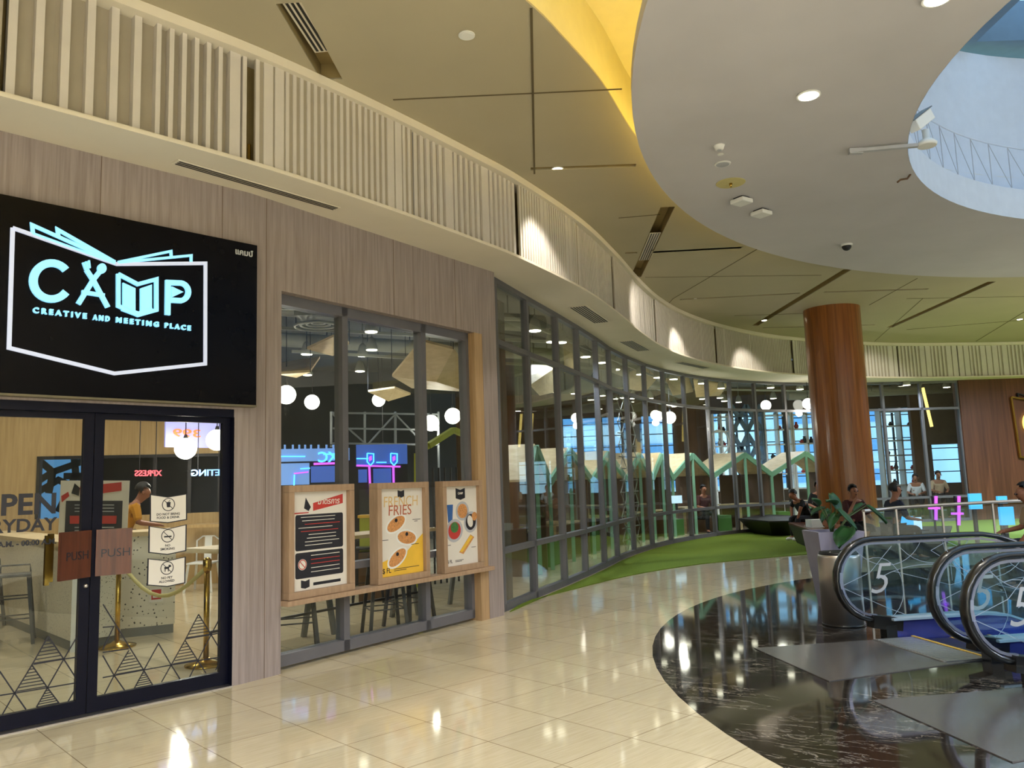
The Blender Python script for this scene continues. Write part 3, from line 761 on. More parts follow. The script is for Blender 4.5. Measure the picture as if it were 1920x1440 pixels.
# the three book-shaped notices
icons = ['drink', 'smoke', 'dog']; words = [('DO NOT BRING', 'FOOD & DRINK'), ('NO', 'SMOKING'), ('NO PET', 'ALLOWED')]
rows = [[(1010, 672), (1130, 690), (1262, 668), (1262, 845), (1130, 868), (1010, 858)], [(1002, 885), (1130, 905), (1260, 875), (1257, 1055), (1128, 1082), (1000, 1068)], [(995, 1105), (1130, 1120), (1253, 1092), (1250, 1272), (1128, 1298), (990, 1288)]]
labs = ['white book-shaped notice with crossed-out cup icon, topmost of three on the door glass', 'white book-shaped notice with crossed-out cigarette icon, middle of three on the door glass', 'white book-shaped notice with crossed-out dog icon, lowest of three on the door glass']
for k in range(3):
    P = [onplane(x / 3.6, y / 3.6 + 740, GP) for x, y in rows[k]][::-1]
    cx = sum(p[0] for p in P) / 6; cy = sum(p[1] for p in P) / 6
    t = thing('notice_sign', labs[k], 'notice', GP @ Vector((cx, cy, 0)))
    b = MB(); b.X = GP; b.prism(P, .0, .003); b.cur = 1
    b.prism([(cx + (p[0] - cx) * .93, cy + (p[1] - cy) * .93) for p in P], .003, .004); b.build('plate', [M['ink'], M['paper']], t)
    b = MB(); b.X = GP; ic = (cx, cy + .03)
    b.ribbon([(ic[0] + .05 * math.cos(R(a)), ic[1] + .05 * math.sin(R(a))) for a in range(0, 360, 20)], .006, .004, .005, True)
    b.ribbon([(ic[0] - .036, ic[1] + .036), (ic[0] + .036, ic[1] - .036)], .005, .004, .005)
    if k == 0: b.prism([(ic[0] - .012, ic[1] - .022), (ic[0] + .012, ic[1] - .022), (ic[0] + .018, ic[1] + .02), (ic[0] - .018, ic[1] + .02)], .004, .0046); b.ribbon([(ic[0], ic[1] + .02), (ic[0] + .012, ic[1] + .036)], .004, .004, .005)
    if k == 1: b.prism([(ic[0] - .03, ic[1] - .012), (ic[0] + .03, ic[1] - .012), (ic[0] + .03, ic[1]), (ic[0] - .03, ic[1])], .004, .0046)
    if k == 2:
        b.prism([(ic[0] - .022, ic[1] - .008), (ic[0] + .016, ic[1] - .008), (ic[0] + .016, ic[1] + .01), (ic[0] - .022, ic[1] + .01)], .004, .0046)
        b.prism([(ic[0] + .01, ic[1]), (ic[0] + .033, ic[1] + .008), (ic[0] + .03, ic[1] + .022), (ic[0] + .012, ic[1] + .024)], .004, .0046)
        for xx in (-.02, -.012, .008, .014): b.ribbon([(ic[0] + xx, ic[1] - .006), (ic[0] + xx, ic[1] - .028)], .004, .004, .0046)
    b.build('icon', M['ink'], t)
    b = MB(); b.X = GP; b.text(words[k][0], .026, cx, cy - .055, .004, .005, bold=.0006); b.text(words[k][1], .026, cx, cy - .082, .004, .005, bold=.0006); b.build('wording', M['ink'], t)

# ------------------------------------------------------------------ ledge and framed posters
b = MB(); b.X = WM; b.box((.353, .575, -.09), (3.40, .62, .1)); o = recenter(b.build('poster_ledge', M['frame_wood'], bevel=.004)); tag(o, 'long pale wooden ledge under the three framed posters', 'ledge')
def framed(x0, x1, label):
    t = thing('framed_poster', label, 'poster', WM @ Vector(((x0 + x1) / 2, .62, .03)))
    b = MB(); b.X = WM; y0, y1, w = .622, 1.635, .062
    b.box((x0, y0, -.06), (x1, y0 + w, .06)); b.box((x0, y1 - w, -.06), (x1, y1, .06)); b.box((x0, y0 + w, -.06), (x0 + w, y1 - w, .06)); b.box((x1 - w, y0 + w, -.06), (x1, y1 - w, .06))
    b.build('frame', M['frame_wood'], t, bevel=.003)
    b = MB(); b.X = WM; b.box((x0 + w, y0 + w, .0), (x1 - w, y1 - w, .012)); pr = b.build('print', M['paper'], t)
    return t, pr, x0 + w, x1 - w, y0 + w, y1 - w
def rrect(bm, x0, y0, x1, y1, r, z0, z1):
    P = []
    for cx, cy, a in ((x1 - r, y1 - r, 0), (x0 + r, y1 - r, 90), (x0 + r, y0 + r, 180), (x1 - r, y0 + r, 270)):
        for k in range(5): P.append((cx + r * math.cos(R(a + k * 22.5)), cy + r * math.sin(R(a + k * 22.5))))
    bm.prism(P, z0, z1)
Z1 = .012
def campmark(bm, cx, cy, w):                  # small dark open-book mark of the shop
    h = w * .8; bm.prism([(cx - w / 2, cy - h * .35), (cx, cy - h / 2), (cx + w / 2, cy - h * .35), (cx + w / 2, cy + h * .5), (cx, cy + h * .34), (cx - w / 2, cy + h * .5)], Z1, Z1 + .001)
t, pr, x0, x1, y0, y1 = framed(.395, 1.19, 'framed poster with dark text panels and a slanted red banner, leftmost on the ledge')
W_, H_ = x1 - x0, y1 - y0
b = MB(); b.X = WM; b.cur = 0
b.prism([(x0 + .38 * W_, y0 + .80 * H_), (x0 + .93 * W_, y0 + .865 * H_), (x0 + .93 * W_, y0 + .965 * H_), (x0 + .38 * W_, y0 + .88 * H_)], Z1, Z1 + .001)
b.prism([(x0 + .05 * W_, y0 + .775 * H_), (x0 + .3 * W_, y0 + .78 * H_), (x0 + .3 * W_, y0 + .79 * H_), (x0 + .05 * W_, y0 + .79 * H_)], Z1, Z1 + .001)
b.cur = 1
rrect(b, x0 + .07 * W_, y0 + .40 * H_, x0 + .93 * W_, y0 + .765 * H_, .02, Z1, Z1 + .001); rrect(b, x0 + .07 * W_, y0 + .12 * H_, x0 + .93 * W_, y0 + .38 * H_, .02, Z1, Z1 + .001)
campmark(b, x0 + .24 * W_, y0 + .06 * H_, .1); b.prism([(x0 + .38 * W_, y0 + .035 * H_), (x0 + .88 * W_, y0 + .035 * H_), (x0 + .88 * W_, y0 + .065 * H_), (x0 + .38 * W_, y0 + .065 * H_)], Z1, Z1 + .001)
b.prism([(x0 + .22 * W_, y0 + .83 * H_), (x0 + .3 * W_, y0 + .80 * H_), (x0 + .34 * W_, y0 + .84 * H_), (x0 + .25 * W_, y0 + .94 * H_)], Z1, Z1 + .001)
b.cur = 2; rn = random.Random(3)
for k in range(9):
    yy = y0 + (.735 - k * .036) * H_; a = rn.uniform(.02, .2) * W_; c = rn.uniform(.02, .2) * W_
    b.cur = 0 if k in (2, 4) else 2
    b.prism([(x0 + .1 * W_ + a, yy), (x0 + .9 * W_ - c, yy), (x0 + .9 * W_ - c, yy + .006), (x0 + .1 * W_ + a, yy + .006)], Z1 + .001, Z1 + .0015)
for k in range(5):
    yy = y0 + (.34 - k * .042) * H_; b.cur = 0 if k in (1, 2) else 2
    b.prism([(x0 + .34 * W_, yy), (x0 + .86 * W_, yy), (x0 + .86 * W_, yy + .006), (x0 + .34 * W_, yy + .006)], Z1 + .001, Z1 + .0015)
b.cur = 2; b.text('\u0e21\u0e32\u0e15\u0e23\u0e01\u0e32\u0e23', .075, x0 + .66 * W_, y0 + .865 * H_, Z1 + .001, Z1 + .002, shear=.2, bold=.001)
b.prism([(x0 + .19 * W_ + .05 * math.cos(R(a)), y0 + .26 * H_ + .05 * math.sin(R(a))) for a in range(0, 360, 20)], Z1 + .001, Z1 + .0015)
b.cur = 0; b.ribbon([(x0 + .19 * W_ + .042 * math.cos(R(a)), y0 + .26 * H_ + .042 * math.sin(R(a))) for a in range(0, 360, 20)], .008, Z1 + .0015, Z1 + .002, True)
b.ribbon([(x0 + .19 * W_ - .03, y0 + .26 * H_ + .03), (x0 + .19 * W_ + .03, y0 + .26 * H_ - .03)], .008, Z1 + .0015, Z1 + .002)
b.build('printed_matter', [M['red'], M['ink'], M['paper']], pr)
t, pr, x0, x1, y0, y1 = framed(1.505, 2.292, 'framed FRENCH FRIES poster with three plates and yellow corner, middle of the ledge')
W_, H_ = x1 - x0, y1 - y0
def oval(bm, cx, cy, rx, ry, ang, z0, z1):
    ca, sa = math.cos(R(ang)), math.sin(R(ang))
    bm.prism([(cx + rx * math.cos(R(a)) * ca - ry * math.sin(R(a)) * sa, cy + rx * math.cos(R(a)) * sa + ry * math.sin(R(a)) * ca) for a in range(0, 360, 15)], z0, z1)
b = MB(); b.X = WM; b.cur = 0; b.prism([(x0, y0), (x1, y0), (x1, y0 + .45 * H_), (x0 + .62 * W_, y0 + .26 * H_), (x0, y0 + .16 * H_)], Z1, Z1 + .0006)
b.cur = 1; campmark(b, x0 + .5 * W_, y0 + .935 * H_, .1)
b.cur = 2; b.text('FRENCH', .155, x0 + .5 * W_, y0 + .79 * H_, Z1, Z1 + .001, shear=.05, width=.78 * W_)
b.cur = 3; b.text('FRIES', .15, x0 + .47 * W_, y0 + .69 * H_, Z1 + .0005, Z1 + .0015, shear=.05, width=.52 * W_)
for cx, cy, a in ((.38, .59, 22), (.62, .42, -8), (.4, .2, 28)):
    b.cur = 6; oval(b, x0 + cx * W_, y0 + cy * H_, .165, .085, a, Z1 + .0006, Z1 + .0012)
    b.cur = 4; oval(b, x0 + cx * W_, y0 + cy * H_, .14, .066, a, Z1 + .0012, Z1 + .0018)
    b.cur = 1; oval(b, x0 + cx * W_, y0 + (cy + .04) * H_, .022, .02, 0, Z1 + .0018, Z1 + .0022)
b.cur = 1; b.text('$ FL', .07, x0 + .16 * W_, y0 + .04 * H_, Z1 + .001, Z1 + .002, bold=.001)
for yy, xa, xb in ((.07, .32, .9), (.05, .32, .6), (.33, .72, .9), (.62, .76, .95), (.6, .8, .88), (.41, .04, .2)):
    b.prism([(x0 + xa * W_, y0 + yy * H_), (x0 + xb * W_, y0 + yy * H_), (x0 + xb * W_, y0 + yy * H_ + .006), (x0 + xa * W_, y0 + yy * H_ + .006)], Z1 + .001, Z1 + .0016)
b.build('printed_matter', [M['yellow'], M['ink'], M['goldink'], M['rustink'], M['tan'], M['greyprint'], M['white']], pr)
t, pr, x0, x1, y0, y1 = framed(2.53, 3.252, 'framed white poster of a blue drink and four dishes, rightmost on the ledge')
W_, H_ = x1 - x0, y1 - y0
b = MB(); b.X = WM; b.cur = 1; campmark(b, x0 + .5 * W_, y0 + .9 * H_, .17); b.cur = 6; b.text('CAMP', .035, x0 + .5 * W_, y0 + .895 * H_, Z1 + .001, Z1 + .002, bold=.001)
b.cur = 2; b.prism([(x0 + .12 * W_, y0 + .54 * H_), (x0 + .24 * W_, y0 + .54 * H_), (x0 + .27 * W_, y0 + .77 * H_), (x0 + .09 * W_, y0 + .77 * H_)], Z1, Z1 + .0008)
for cx, cy, rx, ry, m1, a in ((.55, .68, .12, .11, 3, 0), (.3, .44, .15, .13, 0, 10), (.8, .53, .13, .12, 1, 30)):
    b.cur = 5; oval(b, x0 + cx * W_, y0 + cy * H_, rx, ry, a, Z1 + .0004, Z1 + .001); b.cur = m1; oval(b, x0 + cx * W_, y0 + cy * H_, rx * .75, ry * .75, a, Z1 + .001, Z1 + .0016)
b.cur = 4; oval(b, x0 + .3 * W_, y0 + .48 * H_, .07, .06, 0, Z1 + .0016, Z1 + .002); b.cur = 6; oval(b, x0 + .78 * W_, y0 + .54 * H_, .05, .07, 20, Z1 + .0016, Z1 + .002); b.cur = 3; oval(b, x0 + .92 * W_, y0 + .6 * H_, .05, .05, 20, Z1 + .0016, Z1 + .002)
b.cur = 3; b.prism([(x0 + .42 * W_, y0 + .16 * H_), (x0 + .55 * W_, y0 + .13 * H_), (x0 + .9 * W_, y0 + .33 * H_), (x0 + .78 * W_, y0 + .37 * H_)], Z1, Z1 + .001)
b.cur = 7; b.prism([(x0 + .44 * W_, y0 + .17 * H_), (x0 + .52 * W_, y0 + .155 * H_), (x0 + .85 * W_, y0 + .335 * H_), (x0 + .78 * W_, y0 + .36 * H_)], Z1 + .001, Z1 + .0016)
b.cur = 1; b.text('$ FL', .05, x0 + .14 * W_, y0 + .04 * H_, Z1 + .001, Z1 + .002, bold=.001)
for yy, xa, xb in ((.06, .3, .55), (.045, .3, .5), (.26, .04, .18), (.2, .8, .94)): b.prism([(x0 + xa * W_, y0 + yy * H_), (x0 + xb * W_, y0 + yy * H_), (x0 + xb * W_, y0 + yy * H_ + .006), (x0 + xa * W_, y0 + yy * H_ + .006)], Z1 + .001, Z1 + .0016)
b.build('printed_matter', [M['red'], M['ink'], M['blueprint'], M['tan'], M['leafprint'], M['greyprint'], M['paper'], M['yellow']], pr)

# ------------------------------------------------------------------ vents in soffit and ceiling slots
def vent(p, q, w, z, label, n=4, group=None):
    a = onz(*p, z); c = onz(*q, z); d = (c - a).normalized(); nn = Vector((-d.y, d.x, 0))
    t = thing('air_vent', label, 'vent', (a + c) / 2, group=group)
    b = MB(); b.bar(a - Vector((0, 0, .004)), c - Vector((0, 0, .004)), w, .008); b.build('vent_frame', M['soffit'], t)
    b = MB()
    for k in range(n):
        o_ = nn * ((k + .5) / n - .5) * w * .86; b.bar(a + o_ + d * .02 - Vector((0, 0, .009)), c + o_ - d * .02 - Vector((0, 0, .009)), w / n * .45, .004)
    b.build('slot', M['black'], t)
vent((328, 302), (632, 391), .11, ZS - .004, 'long slim air vent in the cream soffit above the wood cladding', 3)
vent((1082, 574), (1128, 604), .3, ZS - .004, 'slotted air vent in the soffit above the first glass bays', 6)
vent((1173, 639), (1207, 657), .3, ZS - .004, 'slotted air vent in the soffit, second along the glass wall', 6)
vent((1273, 679), (1325, 690), .22, ZS - .004, 'slotted air vent in the soffit, third along the glass wall', 5)
vent((545, 0), (606, 96), .15, ZC + .06, 'dark slotted vent in the ceiling slot at the top left', 3)
vent((1229, 436), (1207, 487), .17, ZC + .03, 'dark slotted vent in the ceiling slot beside the white disc', 4)
# ------------------------------------------------------------------ lamps of the mall ceiling
def downlight(P, r, power, label, target=None, lit=True, ang=100, z=None, group=None):
    t = thing('downlight', label, 'ceiling light', P, group=group)
    b = MB(); b.lathe([(r * 1.25, -.012), (r * 1.25, 0), (r, .0), (r, -.01)], 24, P); b.build('trim_ring', M['white'], t)
    b = MB(); b.lathe([(r, -.016), (r * .98, -.013)], 24, P); b.build('lens', M['bulb'] if lit else M['white'], t)
    if power: lamp('SPOT', (P[0], P[1], P[2] - .05), power, WARM, .05, target or (P[0], P[1], 0), ang, .6)
for (u, v, lab, tg) in [(1045, 316, 'small bright spotlight in the thin ceiling slot nearest the cove', 1), (1248, 473, 'small spotlight in the ceiling slot beside the dark ceiling vent', 1), (1303, 561, 'small spotlight in the third thin ceiling slot above the ribbed band', 1),
                        (1433, 600, 'small spotlight at the end of the diagonal ceiling slot left of the round column', 1), (1662, 615, 'small spotlight in the ceiling just right of the round column', 1), (1912, 598, 'small ceiling spotlight at the far right edge', 0)]:
    P = onz(u, v, ZC + .02 if u < 1900 else ZC - .01)
    tgt = None
    if tg:
        q, dd = band_pos(band_len(band_at_px(u - 15 if u < 1300 else u - 25))); n = Vector((-dd.y, dd.x)); tgt = (q.x, q.y, 3.6)
    downlight(P, .06, 120, lab, tgt, ang=70)
P = onz(875, 65, ZC - .003); downlight(P, .055, 0, 'small unlit round ceiling fitting in the bare ceiling panel', lit=False)
P = onz(1516, 178, ZD - .002); downlight(P, .085, 200, 'bright round downlight in the white ceiling disc', ang=130)
P = onz(1757, -4, ZD - .002); downlight(P, .085, 120, 'round downlight of the white disc at the top edge', ang=130)
# fittings on the white disc
def fit(name, label, cat, u, v, fn):
    P = onz(u, v, ZD); t = thing(name, label, cat, P); fn(t, P)
def f_smoke(t, P):
    b = MB(); b.lathe([(.03, -.05), (.045, -.04), (.055, -.012), (.06, 0)], 18, P); b.build('head', M['white'], t)
    b = MB(); b.lathe([(.022, -.058), (.024, -.05)], 12, P); b.build('sensor', M['greyprint'], t)
fit('smoke_detector', 'small white smoke detector, nearest of the fittings on the disc', 'smoke detector', 1348, 273, f_smoke)
def f_small(t, P): b = MB(); b.lathe([(.03, -.006), (.035, 0)], 14, P); b.build('cover', M['white'], t)
fit('cover_plate', 'tiny white cover plate between smoke detector and ceiling speaker', 'cover plate', 1351, 289, f_small)
def f_spk(t, P):
    b = MB(); b.lathe([(.085, -.01), (.09, 0)], 24, P); b.build('ring', M['white'], t); b = MB(); b.lathe([(.07, -.014), (.072, -.01)], 24, P); b.build('grille', M['greyprint'], t)
fit('ceiling_speaker', 'flat round grey ceiling speaker in the white disc', 'speaker', 1355, 307, f_spk)
def f_stain(t, P):
    b = MB(); b.lathe([(.165, -.006), (.17, 0)], 28, P); b.build('plate', M['stain'], t); b = MB(); b.lathe([(.012, -.05), (.02, -.006)], 10, P); b.build('nozzle', M['gold'], t)
fit('sprinkler', 'round yellowed plate with a small sprinkler in the white disc', 'sprinkler', 1370, 343, f_stain)
def f_box(t, P):
    b = MB(); b.X = Matrix.Translation(P) @ Matrix.Rotation(R(35), 4, 'Z'); b.box((-.1, -.1, -.075), (.1, .1, -.02)); b.build('housing', M['white'], t, bevel=.012)
    b = MB(); b.X = Matrix.Translation(P) @ Matrix.Rotation(R(35), 4, 'Z'); b.box((-.07, -.07, -.022), (.07, .07, 0)); b.build('mount', M['black'], t)
fit('wireless_access_point', 'square white wireless box on the disc next to the yellowed plate', 'access point', 1390, 371, f_box)
fit('wireless_access_point', 'square white wireless box on the disc, the farther of the pair', 'access point', 1427, 394, f_box)
def f_dome(t, P):
    b = MB(); b.lathe([(.08, -.03), (.09, 0)], 24, P); b.build('base', M['white'], t); b = MB(); b.sphere((P[0], P[1], P[2] - .03), .07, 18, 12); b.build('dome', M['black'], t)
fit('dome_camera', 'black dome security camera near the far rim of the white disc', 'security camera', 1587, 458, f_dome)
P = onz(1592, 284, ZD - .035); Q = onz(1738, 271, ZD - .05)
t = thing('bracket_camera', 'white security camera on a long grey arm reaching out from the disc', 'security camera', P)
b = MB(); b.bar(P, Q, .05, .035); b.bar(P + Vector((0, 0, .0)), P + Vector((.14, .0, .0)), .05, .06); b.build('arm', M['greyprint'], t)
b = MB(); b.lathe([(.09, -.02), (.1, .01), (.06, .05), (.035, .06), (.035, .16)], 18, Q); b.build('mount', M['white'], t)
b = MB(); b.X = Matrix.Translation(Q + Vector((-.03, 0, .27))) @ Matrix.Rotation(R(25), 4, 'Z') @ Matrix.Rotation(R(-35), 4, 'Y'); b.box((-.17, -.06, -.06), (.13, .06, .06)); b.build('housing', M['white'], t, bevel=.01)
b = MB(); b.X = Matrix.Translation(Q + Vector((-.03, 0, .27))) @ Matrix.Rotation(R(25), 4, 'Z') @ Matrix.Rotation(R(-35), 4, 'Y'); b.box((-.2, -.065, .058), (.16, .065, .068)); b.build('sunshade', M['greymetal'], t)
P = onz(1707, 327, ZD); t = thing('dark_tassel', 'small dark loose cable end hanging from the rim of the disc', 'cable', P)
b = MB(); b.tube([P, P + Vector((-.04, .0, -.05)), P + Vector((-.12, .0, -.06)), P + Vector((-.16, 0, -.09))], .012, 6); b.build('cable_end', M['brown'], t)

# ------------------------------------------------------------------ round wood-clad column
cc = (7.42, 18.15); t = thing('round_column', 'thick round column clad in reddish vertical wood strips', 'column', (cc[0], cc[1], 0))
b = MB(); P = circle(cc, .615, 48)
for k in range(48):
    p, q = P[k], P[(k + 1) % 48]; i = b.pts([(*p, 0), (*q, 0), (*q, ZC), (*p, ZC)]); b.face(range(i, i + 4), True)
b.build('cladding', M['column'], t)
b = MB(); b.lathe([(.64, 0), (.64, .1), (.62, .1)], 48, (cc[0], cc[1], 0), False); b.build('base_ring', M['stainless'], t)

# ------------------------------------------------------------------ gold wall sign on the walnut wall
GW = plane_M(GL[-1], (22, 24.75), .05)
x0, y0 = onplane(1893, 745, GW); _, y1 = onplane(1902, 857, GW)
t = thing('wall_sign', 'gold-edged open-book sign with glowing CAMP letters on the walnut wall at the right', 'sign', GW @ Vector((x0 + 1, y1, 0)))
w_ = 2.7; hh = y0 - y1; b = MB(); b.X = GW
b.ribbon([(x0, y0), (x0 + .08, y1), (x0 + w_ / 2, y1 - .25), (x0 + w_, y1), (x0 + w_, y0), (x0 + w_ / 2, y0 - .25), (x0, y0)], .05, .03, .1); b.build('book_outline', M['gold'], t)
b = MB(); b.X = GW; b.ribbon([(x0 + .22, y0), (x0 + .22, y0 + .1), (x0 + w_ / 2, y0 - .25)], .035, .03, .09); b.ribbon([(x0 + .5, y0 + .0), (x0 + .5, y0 + .14), (x0 + w_ / 2, y0 - .25)], .035, .03, .09); b.build('page_lines', M['darkmetal'], t)
b = MB(); b.X = GW
cx, cy = x0 + .55, (y0 + y1) / 2 + .1
b.ribbon([(cx + .22 * math.cos(R(a)), cy + .3 * math.sin(R(a))) for a in range(50, 311, 13)], .09, .03, .09); b.text('AMP', .75, cx + .35, cy - .27, .03, .09, 'LEFT', bold=.01); b.build('letters', emit('warm_gold_glow', (255, 214, 110), 1.3), t)
for wd_, fa, fb in (('CREATIVE', 0, .34), ('AND', .38, .49), ('MEETING', .53, .8), ('PLACE', .84, 1)):
    b = MB(); b.X = GW; b.text(wd_, .12, x0 + .3 + 2.1 * (fa + fb) / 2, y1 + .2, .03, .05, width=2.1 * (fb - fa)); b.build('tagline_word', M['gold'], t)

# ------------------------------------------------------------------ globe pendants and small lamps of the cafe
def globe(u, v, r, label, group=None, real=.16, dist=None):
    D = dist or real * 1500 / r; d = ray(u, v).normalized(); c = camo_loc + d * D
    t = thing('globe_pendant', label, 'pendant lamp', c, group=group)
    b = MB(); b.sphere(c, real, 20, 12); b.build('globe', M['globe'], t)
    b = MB(); b.lathe([(.03, -.02), (.035, .0), (.02, .05)], 10, c + Vector((0, 0, real))); b.bar(c + Vector((0, 0, real)), (c.x, c.y, 4.94), .012); 
    b.build('cord', M['darkmetal'], t)
    return c
camo_loc = Vector((0, 0, H))
G1 = []
for u, v, r, lab in [(537, 740, 17, 'lit white globe lamp cut by the left edge of the framed window, largest there'), (585, 754, 13.5, 'lit white globe lamp left of the first window post'), (545, 777, 9.5, 'small dim globe lamp below the largest globe at the window edge'),
                     (618, 795, 9, 'small globe lamp in front of the steel truss'), (710, 750, 12, 'lit globe lamp in the middle pane, high up'), (718, 843, 11.5, 'lit globe lamp hanging low in front of the neon reflection'),
                     (808, 793, 15, 'lit globe lamp behind the second window post'), (849, 780, 15, 'lit globe lamp in the narrow right pane'), (348, 841, 18.5, 'lit globe lamp seen through the right door leaf, the lower one'),
                     (407, 825, 18.5, 'lit globe lamp at the right edge of the right door leaf'), (204, 862, 10, 'small globe lamp half hidden by the door stile'),
                     (1234, 780, 9, 'pale globe lamp behind the bay right of the lattice'), (1256, 783, 11, 'bright globe lamp behind the curved glass wall'), (1436, 760, 9, 'globe lamp just under the transom, left of the column'), (1515, 757, 9.5, 'globe lamp beside the round column')]:
    G1.append(globe(u, v, r, lab))
for k in (0, 4, 6, 8, 12, 14): lamp('POINT', G1[k] + Vector((0, 0, -.25)), 40, WARM, .1)
lamps_px = [(575, 664), (577, 703), (641, 697), (629, 651), (680, 667), (696, 622), (697, 656), (675, 696), (828, 629), (1003, 620), (1035, 641), (1052, 642), (1098, 669), (1129, 680), (1154, 693), (1201, 702), (1233, 708), (1263, 711),
            (1003, 704), (1027, 703), (1042, 735), (1077, 738), (1129, 742), (1167, 746), (1187, 747), (1219, 747), (1265, 762), (1316, 719), (1352, 728), (1350, 746), (1358, 752), (1317, 748), (1385, 754), (1445, 727), (1450, 747), (1500, 730), (1700, 722), (1775, 726)]
def cafe_lamp(u, v, label, group):
    P = onz(u, v, 4.15)
    if P.y > 29: P = ony(u, v, 28)
    r = .11; t = thing('cafe_downlight', label, 'ceiling lamp', P, group=group)
    b = MB(); b.lathe([(r, 0), (r * 1.05, .03), (r * .6, .2), (.03, .24), (.012, .25), (.012, 4.94 - P.z)], 16, P); b.build('shade', M['duct'], t)
    b = MB(); b.lathe([(r * .92, -.01), (r * .92, .004)], 16, P); b.build('bulb', M['bulb'], t)
    return P
for k, (u, v) in enumerate(lamps_px):
    P = cafe_lamp(u, v, 'small lit cafe lamp under the dark ceiling, in the framed window' if u < 900 else 'small lit cafe lamp under the dark ceiling, behind the curved glass wall', 'lamps seen in the framed window' if u < 900 else 'lamps behind the curved glass wall')
    if k in (1, 4, 8, 10, 13, 17, 20, 24, 27, 30, 34, 36, 22): lamp('SPOT', P + Vector((0, 0, -.05)), 190, NEUT, .1, (P.x, P.y, 0), 150, .8)
for x, y in ((-6.5, 8.2), (-4.6, 10.6), (-7.5, 11.5), (-3.2, 9.0)): lamp('SPOT', (x, y, 4.3), 130, WARM, .1, (x, y, 0), 150, .8)

# ceiling ducts, pipes, plywood clouds
for k, (p, q, r, lab) in enumerate([((-7, 11, 4.55), (.6, 14.4, 4.45), .16, 'thick grey duct crossing the cafe ceiling nearest the framed window'), ((-6, 14.5, 4.5), (3.3, 19.6, 4.5), .14, 'grey duct farther back under the cafe ceiling'), ((1.2, 17.5, 4.5), (6, 28.5, 4.5), .13, 'grey duct along the ceiling behind the curved glass'), ((9.5, 27.5, 4.25), (18, 27.5, 4.35), .16, 'silver duct behind the glass right of the column')]):
    t = thing('ceiling_duct', lab, 'duct', p); b = MB(); b.tube([p, q], r, 14); b.build('tube', M['duct'], t)
    b = MB(); P0, Q0 = Vector(p), Vector(q)
    for s_ in range(6):
        c = P0.lerp(Q0, (s_ + .5) / 6); b.bar(c, (c.x, c.y, 4.94), .02)
    b.build('hanger', M['darkmetal'], t)
for k, (p, q) in enumerate([((-6, 10.2, 4.2), (.2, 12.7, 4.2)), ((-5.5, 12.2, 4.25), (1, 15, 4.2)), ((-4, 14.4, 4.1), (2.4, 18.3, 4.1)), ((.5, 14, 4.3), (5, 24, 4.3)), ((3, 23, 4.2), (13, 27, 4.2))]):
    t = thing('light_track', ['slim pale lighting track nearest the framed window', 'second slim lighting track in the framed window', 'third slim lighting track, farthest in the framed window', 'slim lighting track following the curved glass wall', 'slim lighting track above the booths near the column'][k], 'track', p)
    b = MB(); b.bar(p, q, .05); b.build('rail', M['duct'], t)
    b = MB(); P0, Q0 = Vector(p), Vector(q)
    for s_ in range(5): c = P0.lerp(Q0, (s_ + .5) / 5); b.bar(c, (c.x, c.y, 4.94), .012)
    b.build('rod', M['darkmetal'], t)
def cloud(pix, D, label, dz=.04, mat='ply'):
    P = [ony(u, v, y) for u, v, y in pix]; c = sum(P, Vector()) / len(P)
    t = thing('ceiling_panel', label, 'ceiling panel', c); b = MB()
    m = c + Vector((0, 0, -.18)); n = len(P)
    i = b.pts(P); j = b.pts([m]); up = b.pts([p + Vector((0, 0, dz)) for p in P])
    for k in range(n): b.face([i + k, i + (k + 1) % n, j]); b.face([i + (k + 1) % n, i + k, up + k, up + (k + 1) % n])
    b.face([up + k for k in range(n)])
    b.build('facets', M[mat], t)
    b = MB()
    for p in P[::2]: b.bar(p, (p.x, p.y, 4.94), .012)
    b.build('cable', M['darkmetal'], t)
cloud([(735, 706, 13), (790, 640, 12), (850, 655, 12), (880, 700, 13), (878, 735, 13.5), (772, 728, 14)], 13, 'large faceted plywood ceiling panel in the right of the framed window')
cloud([(520, 685, 14), (600, 672, 14), (582, 698, 13), (520, 702, 13)], 14, 'angular plywood ceiling panel at the left edge of the framed window')
cloud([(575, 655, 13), (625, 632, 12.5), (655, 645, 13), (640, 657, 14)], 13, 'curved plywood ceiling panel high in the first pane')
cloud([(690, 735, 16), (740, 728, 16), (770, 740, 17), (710, 742, 17)], 16, 'thin plywood ceiling panel at the centre of the middle pane')
cloud([(996, 688, 14), (1046, 690, 15), (1046, 734, 15), (1012, 742, 14), (996, 725, 13.5)], 14, 'faceted plywood ceiling panel in the second glass bay')
cloud([(1056, 640, 16), (1085, 655, 17), (1085, 690, 17), (1058, 700, 16)], 16, 'faceted plywood ceiling panel in the third glass bay')
cloud([(1180, 700, 20), (1210, 690, 21), (1232, 710, 22), (1210, 735, 21), (1180, 730, 20)], 20, 'faceted plywood ceiling panel above the lattice bay')
cloud([(1248, 712, 22), (1290, 705, 23), (1300, 735, 24), (1262, 742, 22)], 22, 'faceted plywood ceiling panel right of the lattice bay')
cloud([(1300, 712, 23), (1365, 722, 24), (1350, 742, 25), (1305, 745, 24)], 23, 'wide plywood ceiling panel behind the transom near the column')
# round ceiling diffuser
P = onz(597, 612, 4.1); t = thing('ceiling_diffuser', 'round ringed air diffuser under a grey duct box in the framed window', 'air diffuser', P)
for k, r in enumerate((.36, .27, .18, .1)):
    b = MB(); b.tube([(P.x + r * math.cos(a * PI / 12), P.y + r * math.sin(a * PI / 12), P.z + .02 * k) for a in range(24)], .022, 6, True); b.build('ring', M['duct'], t)
b = MB(); b.box((P.x - .3, P.y - .3, P.z + .12), (P.x + .3, P.y + .3, 4.94)); b.build('duct_box', M['duct'], t)

